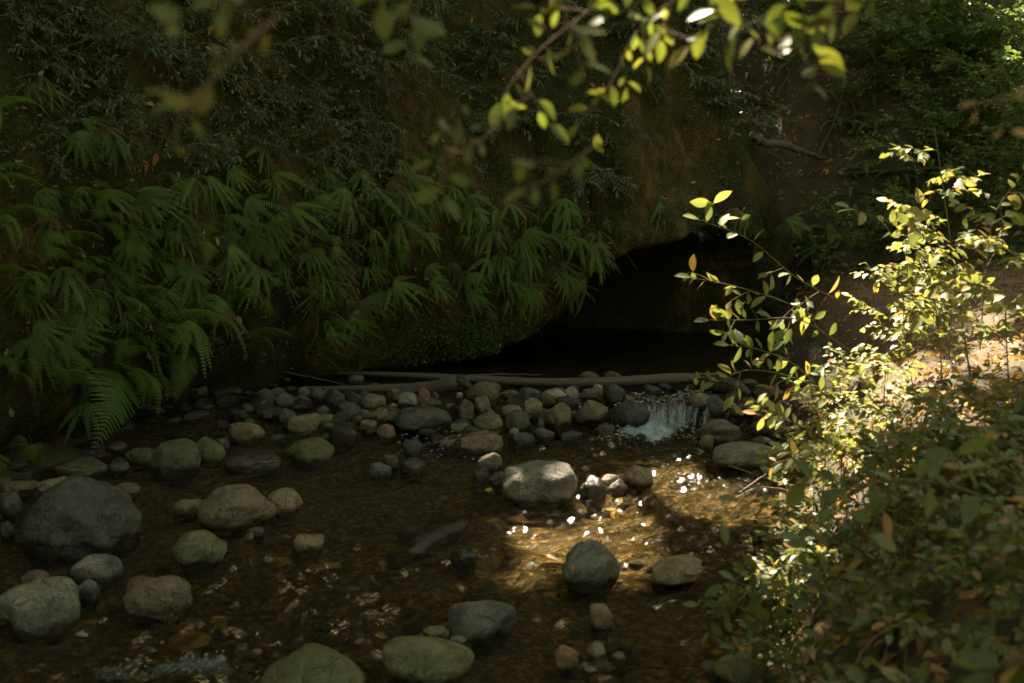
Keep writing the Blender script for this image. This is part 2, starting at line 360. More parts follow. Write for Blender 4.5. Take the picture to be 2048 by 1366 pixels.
# cliff: plan curve swept up, with an undercut cave
zcx = [-1.6, -1.1, -.5, -.1, .15, .42, .7, 1.0, 1.35, 1.75, 2.05, 2.25, 2.36, 2.48, 2.6]
zcz = [.0, .15, .22, .34, .48, .70, .93, 1.14, 1.22, 1.27, 1.20, 1.06, .84, .36, -.4]
arc = np.concatenate([[0], np.cumsum(np.linalg.norm(np.diff(CL, axis=0), axis=1))])
def cliff():
    s = np.concatenate([np.arange(0, 5, .1), np.arange(5, 14.6, .035), np.arange(14.6, arc[-1], .1)])
    v = np.concatenate([np.arange(-.5, 4.0, .035), np.arange(4.0, 5.2, .12), [5.3, 5.4, 5.45, 5.5, 5.55]])
    px = np.interp(s, arc, CL[:, 0]); py = np.interp(s, arc, CL[:, 1])
    tx = np.gradient(px, s); ty = np.gradient(py, s); L = np.hypot(tx, ty); nx, ny = ty / L, -tx / L
    P = np.stack([px, py], 1)
    SS_, VV = np.meshgrid(s, v); X0 = np.broadcast_to(px, SS_.shape); Y0 = np.broadcast_to(py, SS_.shape)
    zc = np.interp(X0, zcx, zcz, left=-.1, right=-.6); zc = np.where(Y0 > 11, -1, zc)
    zc = zc + .05 * fbm(X0 * 3, Y0 * 3, 0, 3, 4) * (zc > .3)
    off = .30 * fbm(SS_ * .55, VV * .5, 0, 3, 41) + .12 * fbm(SS_ * 1.9, VV * .9, 0, 4, 42) + .035 * fbm(SS_ * 7, VV * 4, 0, 4, 43)
    off += -.09 * np.abs(fbm(SS_ * 1.6, VV * .35, 0, 3, 44)) * 1.6
    lean = .16 + .22 * ss(0, 2.6, X0)
    off += -lean * np.clip(VV - 1.2, 0, 9)
    off += .28 * ss(.0, 1.2, VV) * (1 - ss(1.2, 2.6, VV)) * (X0 < 0.6) * ss(-4, -2.5, X0)      # fern belt bulge
    off += .30 * np.exp(-((X0 + .75) / .55) ** 2 - ((VV - .38) / .4) ** 2)                   # mossy foot bulge
    off += -.35 * (1 - ss(-.2, .55, VV)) * (X0 < -1.3)                                      # undercut foot left
    rec = ss(0, .30, zc - VV)
    off = off * (1 - rec) - 5.0 * rec ** 1.5 + .0
    off -= 7.0 * ss(5.2, 5.55, VV)
    X = X0 + nx[None] * off; Y = Y0 + ny[None] * off
    V = np.stack([X, Y, VV + .05 * fbm(SS_ * 2, VV * 2, 0, 3, 47) * (1 - rec)], -1).reshape(-1, 3)
    a = (np.arange(len(v) - 1)[:, None] * len(s) + np.arange(len(s) - 1)[None]).ravel()
    return V, np.stack([a, a + 1, a + 1 + len(s), a + len(s)], 1)
CV, CF = cliff()
m = M('cliff_earth'); co = m.coord('Object'); cs = m.coord('Object', (1, 1, .35))
b1 = m.noise(1.1, 6, .6, cs, .6); b2 = m.noise(7, 6, .7, cs); b3 = m.noise(45, 5, .7, co)
col = m.ramp(b1, [(.36, (.014, .013, .007)), (.50, (.05, .036, .016)), (.61, (.20, .125, .045)), (.75, (.12, .09, .035))])
mo = m.ramp(b2, [(.38, 0.0), (.52, 1.0)])
col = m.mix(m.math('MULTIPLY', mo, .75), col, m.ramp(b3, [(.35, (.014, .020, .005)), (.65, (.065, .078, .014))]))
col = m.mix(.6, col, m.mix(1.0, col, m.ramp(b3, [(.3, .4), (.7, 1.6)]), 'MULTIPLY'))
m.done(m.principled(col, .95, m.bump(m.math('ADD', m.math('MULTIPLY', b2, 1.5), b3), .05, .9), .2)); MAT['cliff'] = m.m
g = Geo(); g.add(CV, CF, 0.0)
cl_o = link('cliff', g.mesh('cliff', MAT['cliff'])); tag(cl_o, kind='structure')
BV = BVHTree.FromPolygons([tuple(v) for v in np.concatenate([GV, CV])], [tuple(int(i) for i in f) for f in np.concatenate([GF, CF + len(GV)])])
BC = BVHTree.FromPolygons([tuple(v) for v in CV], [tuple(int(i) for i in f) for f in CF])
def hit(px, py, tree=BV):
    r = ray(px, py); d = Vector(r).normalized()
    loc, n, i, t = tree.ray_cast(Vector((0, 0, CAMZ)), d, 60)
    if loc is None: return None, None
    n = np.array(n)
    if np.dot(n, r) > 0: n = -n
    return np.array(loc), n

# far backdrop of the wood: nothing but the hill; sky above comes from the world

# ------------------------------------------------------------------ water
def foamf(X, Y):
    def blob(px, py, rx, ry, k=1.0):
        c = at_z(px, py, 0.0); return k * np.exp(-((X - c[0]) / rx) ** 2 - ((Y - c[1]) / ry) ** 2)
    f = blob(1300, 872, .24, .11, 1.5) + blob(1378, 850, .05, .12, .8) + blob(1240, 882, .22, .07, .6)
    f = f + blob(1350, 965, .18, .14, .45) + blob(1160, 940, .05, .05, .2)
    f = f + blob(400, 1330, .28, .12, .68) + blob(200, 1345, .2, .1, .5) + blob(540, 1240, .25, .18, .36) + blob(920, 1115, .16, .08, .5) + blob(700, 1160, .18, .12, .28) + blob(1055, 1135, .1, .05, .35)
    f = f + blob(870, 905, .18, .1, .35) + blob(620, 870, .15, .1, .3) + blob(700, 950, .2, .08, .25) + blob(1430, 915, .2, .1, .15) + blob(640, 1300, .2, .08, .35) + blob(1505, 830, .08, .12, .5)
    d = (WL(X, Y + .03) - WL(X, Y - .03)) / .06
    return f + np.clip(d - .8, 0, 1) * .22
def turb(X, Y):
    fo = foamf(X, Y); t = .85 + 1.5 * np.clip(fo, 0, 1)
    c = at_z(620, 1240, 0); t = t + .9 * np.exp(-((X - c[0] + .2) / .8) ** 2 - ((Y - c[1]) / .8) ** 2)
    c = at_z(1300, 1020, 0); t = t + 1.0 * np.exp(-((X - c[0]) / .7) ** 2 - ((Y - c[1]) / .9) ** 2)
    t = t + .35 * ss(6.5, 7.2, Y) * (1 - ss(7.8, 8, Y))
    return np.clip(t, 0, 1.7) * (1 - .95 * ss(7.75, 7.95, Y))
def water_z(X, Y):
    t = turb(X, Y); fx = X * .8 + Y * .6; fy = -X * .6 + Y * .8       # across / along the flow
    wv = .018 * fbm(X * 3.5 + Y * 2, fy * 5, 0, 2, 61) + .020 * fbm(fx * 4, fy * 15 + .8 * np.sin(fx * 4), 0, 3, 62) + .012 * fbm(fx * 18, fy * 30, 0, 2, 63)
    return WL(X, Y) + t * wv + .02 * np.clip(foamf(X, Y), 0, 1) * (Y < 7.7)
m = M('water'); 
rt = m.n('ShaderNodeMapping'); m.l(m.coord('Object'), rt.inputs[0]); rt.inputs['Rotation'].default_value = (0, 0, -math.radians(42))
mp = m.n('ShaderNodeMapping'); m.l(rt.outputs[0], mp.inputs[0]); mp.inputs['Scale'].default_value = (9, 52, 20); co = mp.outputs[0]
h = m.math('ADD', m.math('MULTIPLY', m.noise(1.0, 3, .6, co, .8), 1.0), m.math('MULTIPLY', m.noise(3.1, 3, .6, co, .3), .45))
h = m.math('ADD', h, m.math('MULTIPLY', m.noise(34, 3, .6, m.coord('Object'), .4), .25)); tb = m.attr('turb'); bmp = m.n('ShaderNodeBump'); m.l(m.math('MULTIPLY', h, tb), bmp.inputs['Height']); bmp.inputs['Distance'].default_value = .042; bmp.inputs['Strength'].default_value = 1.0
fr = m.n('ShaderNodeFresnel'); fr.inputs[0].default_value = 1.33; m.l(bmp.outputs[0], fr.inputs[1])
tr = m.n('ShaderNodeBsdfTransparent'); tr.inputs[0].default_value = (.88, .81, .56, 1)
gl = m.n('ShaderNodeBsdfGlossy'); gl.inputs['Roughness'].default_value = .04; m.l(bmp.outputs[0], gl.inputs['Normal'])
sh = m.shmix(fr.outputs[0], tr.outputs[0], gl.outputs[0])
fm = m.math('SUBTRACT', m.math('MULTIPLY_ADD', m.attr('foam'), 1.15), m.math('MULTIPLY', m.noise(24, 8, .9, m.coord('Object', (1.6, 1.0, .5)), 2.2), 1.9))
fm.node.inputs[0].links[0].from_node.inputs[2].default_value = .30
ff = m.ramp(fm, [(.05, 0.0), (.5, .62)])
fd = m.principled((.46, .57, .60), .35)
m.done(m.shmix(ff, sh, fd)); MAT['water'] = m.m
water, _, _ = grid(cat_ax((-4.4, -3, .06), (-3, 2.7, .022)), cat_ax((1.6, 2.8, .06), (2.8, 8.4, .022), (8.4, 15, .1)), water_z, 'water', MAT['water'], {'foam': foamf, 'turb': turb})
tag(water, kind='structure')

# ------------------------------------------------------------------ stones
def ico(sub):
    bm = bmesh.new(); bmesh.ops.create_icosphere(bm, subdivisions=sub, radius=1.0)
    V = np.array([v.co[:] for v in bm.verts]); F = np.array([[v.index for v in f.verts] for f in bm.faces]); bm.free(); return V, F
ICO = {k: ico(k) for k in (3, 4, 5)}
def stone_mesh(a, b, c, seed, mat, ang=0.0, big=False, tilt=0.0, down=None):
    V, F = ICO[5 if big else 4 if a > .05 else 3]; V = V.copy(); r = np.random.default_rng(seed)
    q = 2.0 + .35 * r.random()
    n = (np.abs(V) ** q).sum(1) ** (-1 / q); V = V * n[:, None]
    V *= (1 + .19 * fbm(V[:, 0] * 1.1 + seed, V[:, 1] * 1.1, V[:, 2] * 1.1, 2, seed % 97))[:, None]
    for k in range(int(3 + ang * 9)):                       # flattened facets worn round
        d = unit(r.normal(size=3)); lim = .78 - .18 * ang + .12 * r.random(); h = V @ d; over = np.clip(h - lim, 0, 1)
        V -= (over * (.55 + .4 * ang))[:, None] * d
    V *= (1 + .025 * fbm(V[:, 0] * 5, V[:, 1] * 5, V[:, 2] * 5 + seed, 3, 5) + .007 * fbm(V[:, 0] * 19, V[:, 1] * 19, V[:, 2] * 19 + seed, 2, 9))[:, None]
    V = V * (a, b, c)
    if down and down > c: tz = np.clip(-V[:, 2] / c, 0, 1)[:, None]; V[:, 2] = np.where(V[:, 2] < 0, V[:, 2] * down / c, V[:, 2]); V[:, :2] *= 1 - .22 * tz
    if tilt:
        ct, st = math.cos(tilt), math.sin(tilt); V = V @ np.array([[ct, 0, st], [0, 1, 0], [-st, 0, ct]])
    g = Geo(); g.add(V, F, r.random()); return g.mesh('stone', mat)
SEED = [100]
def stone(x0, y0, x1, y1, mat, label, ang=.2, sub=.16, D=None, tilt=0.0, name='river_stone', cat='stone', z=None, deep=.85, group=None):
    SEED[0] += 1; cx = (x0 + x1) / 2; wpx, hpx = x1 - x0, y1 - y0
    if D is None:
        Dd = 7.0
        for _ in range(12):
            p = pt(cx, y1, Dd); zw = float(WL(p[0], p[1])) if z is None else z; Dd = .5 * Dd + .5 * at_z(cx, y1, zw)[1]
        Dd = max(2.5, min(Dd, 12))
    else: Dd = D
    a = wpx / 2 / FPX * Dd; b = a * deep if D is None else a * .8
    Dc = Dd + b * .75; a = wpx / 2 / FPX * Dc; b = a * deep
    Hp = hpx / 2 * (1 + sub) / FPX * Dc; cy = y0 + hpx / 2 * (1 + sub)
    th = math.atan((cy - 683) / FPX) + PITCH
    c2 = max((Hp ** 2 - (b * math.sin(th)) ** 2), (Hp * .45) ** 2); c = math.sqrt(c2) / math.cos(th)
    pos = pt(cx, cy, Dc)
    dn = pos[2] - float(G(pos[0], pos[1])) + .03
    ang = ang + random.choice([0, .1, .3, .5]) * (0 if 'smooth' in label or 'oval' in label or 'egg' in label or 'ball' in label else 1)
    ob = link(name, stone_mesh(a * 1.02, b * 1.0, c * 1.03, SEED[0], MAT[mat], ang, a > .12, tilt, min(dn, 3 * c + .1)), None, pos)
    tag(ob, label, cat, group); return ob
ST = [
 (57, 967, 272, 1114, 'dark', 'largest boulder, dark grey and smooth, standing in the shallows at the left', .05, 'boulder'),
 (223, 965, 281, 992, 'brown', 'flat brown stone poking out behind the largest dark boulder', .1),
 (68, 950, 151, 995, 'tan', 'flat tan stone with a dry leaf on it on the left shore', .4),
 (11, 961, 72, 985, 'brown', 'low brown stone at the left picture edge beside the flat tan stone', .2),
 (113, 918, 212, 948, 'olive', 'mossy low stone on the left shore under the fern wall', .3),
 (253, 895, 310, 924, 'olive', 'small dark mossy stone just left of the tall olive boulder', .3),
 (298, 873, 397, 960, 'olive', 'tall rounded olive boulder at the foot of the fern wall', .15, 'boulder'),
 (389, 876, 450, 927, 'olive', 'rough mossy stone touching the right side of the tall olive boulder', .5),
 (425, 876, 459, 901, 'dark', 'small dark round stone behind the rough mossy stone', .1),
 (453, 842, 523, 886, 'tan', 'tan angular stone at the upper left end of the rock dam', .4),
 (450, 901, 567, 939, 'wet', 'flat black wet stone with water sliding over it', .2),
 (567, 880, 676, 927, 'olive', 'long green tinged stone slanting into the stream below the dam', .2),
 (400, 975, 544, 1058, 'brown', 'big smooth purple brown boulder touching a smaller tan stone on its right', .02, 'boulder'),
 (527, 980, 604, 1028, 'tan', 'round tan stone leaning on the big purple brown boulder', .1),
 (340, 997, 404, 1022, 'tan', 'low tan stone left of the big purple brown boulder', .2),
 (342, 1063, 451, 1135, 'olive', 'cracked greenish tan stone standing alone in dark water', .35),
 (136, 1109, 240, 1163, 'grey', 'grey round stone below the largest dark boulder', .05),
 (45, 1141, 98, 1163, 'brown', 'small brown stone behind the pale grey boulder in the lower left', .2),
 (2, 1157, 159, 1273, 'grey', 'pale grey green boulder in the lower left corner of the creek', .08, 'boulder'),
 (157, 1162, 198, 1196, 'dark', 'small dark stone tucked right of the pale grey green boulder', .2),
 (251, 1153, 378, 1235, 'brown', 'egg shaped grey and brown boulder in the lower left stream', .03, 'boulder'),
 (497, 1052, 531, 1069, 'dark', 'tiny stone just below the big purple brown boulder', .2),
 (584, 1066, 650, 1097, 'tan', 'small tan stone with a glint at its right side in mid stream', .2),
 (518, 1300, 748, 1420, 'olive', 'rough mossy rock cut off by the bottom edge of the picture', .5, 'boulder'),
 (0, 984, 41, 1039, 'dark', 'black stone at the left picture edge beside the largest boulder', .2),
 (0, 1045, 28, 1077, 'dark', 'black stone sliver at the left picture edge, lower of two', .2),
 (212, 922, 264, 944, 'dark', 'little dark flat stone between two mossy shore stones', .3),
 (892, 1198, 1027, 1279, 'grey', 'smooth oval olive grey boulder in the lower middle of the creek', .03, 'boulder'),
 (755, 1269, 947, 1356, 'olive', 'broad moss patched boulder at the bottom, below the oval grey one', .2, 'boulder'),
 (847, 1250, 905, 1277, 'olive', 'small stone behind the broad moss patched boulder', .3),
 (895, 1271, 934, 1294, 'grey', 'little grey stone wedged between two bottom boulders', .2),
 (1117, 1087, 1240, 1182, 'grey', 'tall rounded grey boulder in front of the sunlit amber water', .05, 'boulder'),
 (1174, 1209, 1236, 1260, 'tan', 'angular tan stone alone in the calm water below the tall grey boulder', .8),
 (1105, 1291, 1163, 1337, 'red', 'pinkish round stone near the bottom edge', .3),
 (1174, 1280, 1216, 1320, 'pale', 'pale whitish stone near the bottom edge', .3),
 (1165, 1323, 1236, 1342, 'grey', 'flat grey stone below the pale whitish stone', .1),
 (1234, 1277, 1268, 1296, 'tan', 'small tan stone right of the pale whitish stone', .2),
 (1209, 1275, 1236, 1293, 'brown', 'small brown stone touching the pale whitish stone', .2),
 (1223, 1305, 1254, 1326, 'dark', 'small dark stone below the tan one near the bottom', .2),
 (1167, 1346, 1236, 1372, 'brown', 'brown stone cut by the bottom edge under the flat grey stone', .2),
 (1287, 1108, 1416, 1173, 'tan', 'peaked tan boulder right of the tall grey boulder', .3, 'boulder'),
 (1535, 1130, 1596, 1157, 'tan', 'small tan stone at the foot of the shrub bank', .2),
 (1463, 1053, 1534, 1073, 'dark', 'flat dark slate like stone at the right water edge', .3),
 (1431, 1300, 1545, 1375, 'olive', 'dark green boulder behind shrub twigs at the bottom', .05, 'boulder'),
 (1536, 1036, 1590, 1062, 'pale', 'pale stone under the shrub leaves at the right bank', .3),  # takes the shared pale stone colour
 (898, 1097, 958, 1130, 'wet', 'glistening wet stone beside the sunken branch', .4),
 (790, 1052, 875, 1072, 'wet', 'flat wet stone above the sunken branch', .3),
 (999, 920, 1158, 1015, 'grey', 'large smooth dome shaped boulder half lit by the sun in mid stream', .0, 'boulder'),
 (1159, 953, 1214, 1007, 'wet', 'wet reddish stone right against the dome shaped boulder', .3),
 (1239, 929, 1313, 976, 'tan', 'sunlit golden stone with a bright top in mid stream', .5),
 (1198, 945, 1244, 967, 'pale', 'bright sunlit low stone on the left of the golden stone', .4),
 (1213, 960, 1257, 991, 'wet', 'small wet stone in front of the golden stone', .3),
 (1423, 883, 1567, 937, 'grey', 'wide speckled grey boulder on the right, below the cascade', .05, 'boulder'),
 (1490, 873, 1554, 893, 'dark', 'low stone behind the wide speckled grey boulder', .2),
 (1391, 840, 1484, 889, 'brown', 'brown oval stone right of the foaming water', .1),
 (1396, 869, 1430, 899, 'brown', 'small brown stone between the foam and the wide speckled boulder', .2),
 (953, 905, 1005, 943, 'brown', 'brown stone in a small heap left of the dome shaped boulder', .4),
 (977, 943, 1018, 969, 'dark', 'low dark stone touching the left of the dome shaped boulder', .2),
 (943, 932, 978, 960, 'wet', 'wet grey stone at the front of the small heap', .4),
 (763, 905, 797, 938, 'dark', 'dark stone left of the striped wet stone', .3),
 (795, 914, 853, 946, 'wet', 'striped dark wet stone in mid stream below the dam', .4),
 (738, 924, 785, 955, 'grey', 'small grey stone in front of the striped wet stone', .1),
 (880, 860, 1014, 902, 'brown', 'long flat brown slab lying at the foot of the dam', .2),
 (805, 879, 850, 908, 'dark', 'dark wet stone left of the long brown slab', .3),
 (655, 843, 721, 888, 'wet', 'blue black slate boulder among the left cascade', .6),
 (750, 847, 796, 878, 'red', 'rusty red stone in the left cascade', .3),
 (580, 820, 646, 871, 'tan', 'tan wedge shaped stone in the left part of the dam', .6),
 (785, 809, 912, 866, 'dark', 'largest dark rounded rock built into the middle of the dam', .1),
 (1086, 791, 1154, 870, 'tan', 'big upright tan block at the middle of the dam', .55),
 (1150, 797, 1218, 852, 'brown', 'brown rounded stone right of the big upright tan block', .15),
 (1223, 798, 1295, 855, 'dark', 'dark ball like stone at the left side of the little waterfall', .05),
 (1296, 799, 1378, 856, 'wet', 'wet stone under the water sheet of the little waterfall', .15, 'river_stone', 7.86),
 (1390, 790, 1463, 839, 'dark', 'black shiny round stone at the right side of the little waterfall', .05),
 (1482, 789, 1562, 826, 'grey', 'grey oval stone under the right bank beside the pool', .05),
 (1505, 832, 1574, 878, 'dark', 'dark brown stone below the right bank, right of the brown oval one', .3),
 (1205, 769, 1252, 805, 'dark', 'dark round stone on top of the dam beside the log end', .05),
 (1163, 772, 1206, 799, 'brown', 'brown stone on top of the dam left of the dark round one', .3),
 (1183, 768, 1208, 782, 'pale', 'pale stone touching the underside of the log', .1),
 (1129, 775, 1164, 799, 'pale', 'small pale pointed stone on top of the dam', .5),
 (1083, 774, 1135, 797, 'pale', 'pale tan flat stone on the dam right under the log', .3),
 (1045, 795, 1087, 832, 'tan', 'yellowish round stone left of the big upright tan block', .1),
 (1013, 817, 1062, 868, 'dark', 'dark egg shaped stone standing in the dam front', .05),
 (1000, 808, 1043, 832, 'brown', 'brown stone behind the dark egg shaped stone', .2),
 (1017, 854, 1041, 875, 'tan', 'little tan stone under the dark egg shaped stone', .1),
 (1066, 856, 1106, 877, 'olive', 'flat olive stone at the foot of the upright tan block', .2),
 (1023, 867, 1071, 889, 'dark', 'dark flat stone at the water edge of the dam front', .3),
 (1072, 840, 1092, 860, 'dark', 'tiny dark stone left of the foot of the upright tan block', .1),
 (942, 827, 1009, 862, 'olive', 'yellow green mossy stone above the long brown slab', .2),
 (937, 765, 1002, 806, 'brown', 'brown domed stone on the dam at the broken end of the driftwood', .15),
 (947, 791, 981, 831, 'brown', 'brown upright stone below the domed one', .3),
 (914, 803, 948, 845, 'brown', 'slanting brown stone right of the largest dark dam rock', .3),
 (897, 844, 939, 863, 'olive', 'small olive stone above the left end of the long slab', .2),
 (1029, 775, 1083, 806, 'dark', 'dark flat stone under the middle of the log', .2),
 (1000, 778, 1042, 796, 'red', 'reddish rough stone under the log', .4),
 (856, 780, 883, 803, 'wet', 'small bluish glossy stone under the driftwood', .6),
 (793, 786, 840, 813, 'pale', 'pale grey slanted stone on the left part of the dam', .5),
 (836, 776, 861, 810, 'red', 'narrow reddish stone leaning on the pale grey slanted one', .4),
 (776, 775, 806, 800, 'red', 'pointed rust brown stone under the driftwood', .6),
 (723, 786, 779, 820, 'brown', 'dull brown stone on the dam left of the pointed rust brown one', .3),
 (651, 777, 688, 810, 'dark', 'dark round stone at the thin left end of the driftwood', .2),
 (690, 784, 727, 803, 'wet', 'wet dark stone beneath the driftwood, left part', .3),
 (880, 803, 920, 828, 'wet', 'wet glinting stone behind the largest dark dam rock', .3),
 (911, 784, 926, 798, 'pale', 'tiny pale stone under the driftwood', .2),
 (779, 806, 798, 818, 'tan', 'tiny yellowish stone left of the largest dark dam rock', .2),
 (672, 801, 727, 837, 'dark', 'dark rounded stone in the left cascade with water around it', .3),
 (720, 835, 755, 864, 'brown', 'brown stone between the slate boulder and the rusty red stone', .3),
 (627, 827, 676, 844, 'olive', 'flat olive stone right of the tan wedge stone', .2),
 (709, 818, 745, 837, 'dark', 'dark little stone above the brown cascade stone', .3),
 (502, 797, 536, 821, 'wet', 'shiny bluish wet stone in the dark corner left of the dam', .3),
 (514, 776, 549, 808, 'dark', 'dark round stone in the shadow corner under the ferns', .1),
 (546, 786, 591, 815, 'dark', 'dark stone with dry leaves beside it in the shadow corner', .3),
 (558, 816, 592, 847, 'dark', 'dark stone left of the tan wedge stone', .3),
 (593, 773, 621, 794, 'brown', 'brown stone at the far left of the dam crest', .2),
 (620, 777, 650, 797, 'dark', 'black stone at the left of the dam crest', .2),
 (745, 815, 782, 840, 'olive', 'olive stone left of the largest dark dam rock', .3),
 (1375, 786, 1420, 812, 'tan', 'tan stone behind the black shiny stone at the waterfall', .1),
 (1440, 812, 1490, 845, 'dark', 'dark wet stone between the waterfall and the right bank', .3),
 (1195, 846, 1228, 866, 'wet', 'small wet stone at the base of the dark ball like stone', .3),
 (1120, 862, 1165, 878, 'dark', 'low dark stone in the water in front of the upright tan block', .2),
]
for s in ST:
    nm = s[7] if len(s) > 7 else 'river_stone'
    stone(*s[:6], ang=s[6], name=nm, D=s[8] if len(s) > 8 else None, cat='boulder' if nm == 'boulder' else 'stone')
# under-water stones seen through the surface
for (x0, y0, x1, y1, mt, lb) in [
 (329, 1241, 423, 1277, 'amber', 'orange brown stone lying under rippling water in the lower left'),
 (533, 1095, 587, 1120, 'amber', 'yellowish stone just under the water in mid stream'),
 (621, 1106, 682, 1132, 'amber', 'submerged orange stone with ripples over its top'),
 (784, 1078, 834, 1103, 'red', 'submerged reddish stone at the left of the sunken branch'),
 (907, 943, 950, 968, 'brown', 'submerged brown stone left of the wet heap'),
 (1270, 868, 1395, 915, 'amber', 'submerged amber rock below the foam of the cascade'),
 (1180, 1000, 1260, 1035, 'amber', 'submerged amber rock in front of the wet reddish stone')]:
    p = at_z((x0 + x1) / 2, (y0 + y1) / 2, -.03); a = (x1 - x0) / 2 / FPX * p[1]; SEED[0] += 1
    o = link('submerged_stone', stone_mesh(a, a * .9, a * .5, SEED[0], MAT[mt], .3), None, p - (0, 0, a * .42 + .02)); tag(o, lb, 'stone')
# pebbles on the bed and among the dam
fills = [stone_mesh(1, .85, .62, 900 + k, MAT[mt], .25 + .1 * (k % 3), False) for k, mt in enumerate(['brown', 'dark', 'dark', 'wet', 'wet', 'olive'])]
def pebble(me, p, a, label, group):
    o = link('pebble', me, None, p); o.scale = (a, a, a * random.uniform(.7, 1.1)); o.rotation_euler = (random.uniform(-.3, .3), random.uniform(-.3, .3), random.uniform(0, 6.28))
    tag(o, label, 'pebble', group)
for k in range(175):
    px, py = random.uniform(380, 1560), random.uniform(775, 905)
    if px > 1000 and py > 870: continue
    if 1215 < px < 1440 and py > 790: continue
    if py > 905 - (px < 560) * 30 : continue
    p, n = hit(px, py)
    if p is None or p[1] > 8.6: continue
    a = random.uniform(.035, .085); zz = float(WL(p[0], p[1])) - a * .1
    pebble(random.choice(fills), (p[0], p[1], zz), a, 'small cobble filling a gap among the stones of the dam', 'small cobbles filling the gaps of the dam')
for k in range(90):
    px, py = random.uniform(60, 1500), random.uniform(905, 1366)
    q = at_z(px, py, -.05); a = random.uniform(.012, .025) + .04 * random.random() ** 2
    if q[0] > np.interp(q[1], XE_Y, XE_X) - .05: continue
    z = float(G(q[0], q[1]))
    pebble(fills[random.choice([0, 0, 2, 1, 3])], (q[0], q[1], z + a * .05), a, 'small pebble lying on the creek bed under water', 'pebbles on the creek bed under water')
for k in range(85):
    px, py = (random.uniform(0, 420), random.uniform(890, 1010)) if k < 45 else (random.uniform(230, 600), random.uniform(770, 890))
    if k < 45 and ((px > 250 and py > 940) or (py > 960 and px > 60)): continue
    p, n = hit(px, py)
    if p is None: continue
    p[2] = max(p[2], float(WL(p[0], p[1])) - .02)
    pebble(random.choice([fills[1], fills[2], fills[5]]), p, random.uniform(.03, .07), 'small dark stone at the foot of the fern wall', 'small stones on the left shore')

# ------------------------------------------------------------------ logs, driftwood, sticks
def log_mesh(P, r, mat, nm, k=14, seed=1, flat=1.0):
    P = catmull(P, 60); n = len(P); rr = np.interp(np.linspace(0, 1, n), np.linspace(0, 1, len(r)), r)
    T = np.gradient(P, axis=0); V = []
    for i in range(n):
        Mx = frame(T[i], np.array([0, 0, 1.]))
        for j in range(k):
            a = 2 * math.pi * j / k
            q = rr[i] * (1 + .16 * float(vnoise(j * 1.7, i * .06, seed)) + .06 * float(vnoise(j * 3, i * .5, seed + 9)))
            V.append(P[i] + q * (math.cos(a) * Mx[:, 0] + flat * math.sin(a) * Mx[:, 2]))
    F = [(i * k + j, i * k + (j + 1) % k, (i + 1) * k + (j + 1) % k, (i + 1) * k + j) for i in range(n - 1) for j in range(k)]
    g = Geo(); g.add(V, F)
    g.add([V[j] for j in range(k)] + [P[0]], [(k, (j + 1) % k, j) for j in range(k)])
    g.add([V[-k + j] for j in range(k)] + [P[-1]], [(k, j, (j + 1) % k) for j in range(k)])
    me = g.mesh(nm, mat); return me
L1 = [pt(640, 745, 8.75), pt(760, 748, 8.55), pt(900, 755, 8.35), pt(1050, 763, 8.2), pt(1200, 764, 8.15), pt(1330, 758, 8.2), pt(1430, 755, 8.3)]
tag(link('log', log_mesh(L1, [.01, .022, .034, .04, .044, .05, .042], MAT['wood'], 'log', seed=3, flat=.8)), 'long grey brown log lying across the creek on top of the rock dam', 'log')
L2 = [pt(610, 776, 8.1), pt(740, 779, 8.05), pt(850, 776, 8.0), pt(905, 766, 7.95), pt(940, 762, 7.95)]
d_ = link('driftwood', log_mesh(L2, [.012, .03, .045, .055, .02], MAT['wood'], 'driftwood', seed=8)); tag(d_, 'weathered driftwood branch with a broken knuckle end below the long log', 'driftwood')
g = Geo(); tube(g, catmull([pt(915, 762, 7.95), pt(935, 772, 7.9), pt(952, 790, 7.9)], 8), np.linspace(.045, .015, 8), 7, rough=.2)
link('broken_stub', g.mesh('broken_stub', MAT['wetwood']), d_)
tag(link('log', log_mesh([pt(1400, 765, 8.1), pt(1440, 768, 8.0), pt(1475, 778, 7.9), pt(1500, 790, 7.8)], [.05, .07, .06, .02], MAT['wetwood'], 'log', seed=12)), 'short black wet log end beside the right bank of the pool', 'log')
def on_z(px, py, z): return at_z(px, py, z)
tag(link('sunken_branch', log_mesh([on_z(928, 1048, .01), on_z(890, 1072, -.01), on_z(840, 1100, -.02), on_z(785, 1130, -.05)], [.03, .055, .06, .05], MAT['wetwood'], 'sunken_branch', seed=15)), 'thick black waterlogged branch lying slantwise under the ripples', 'branch')
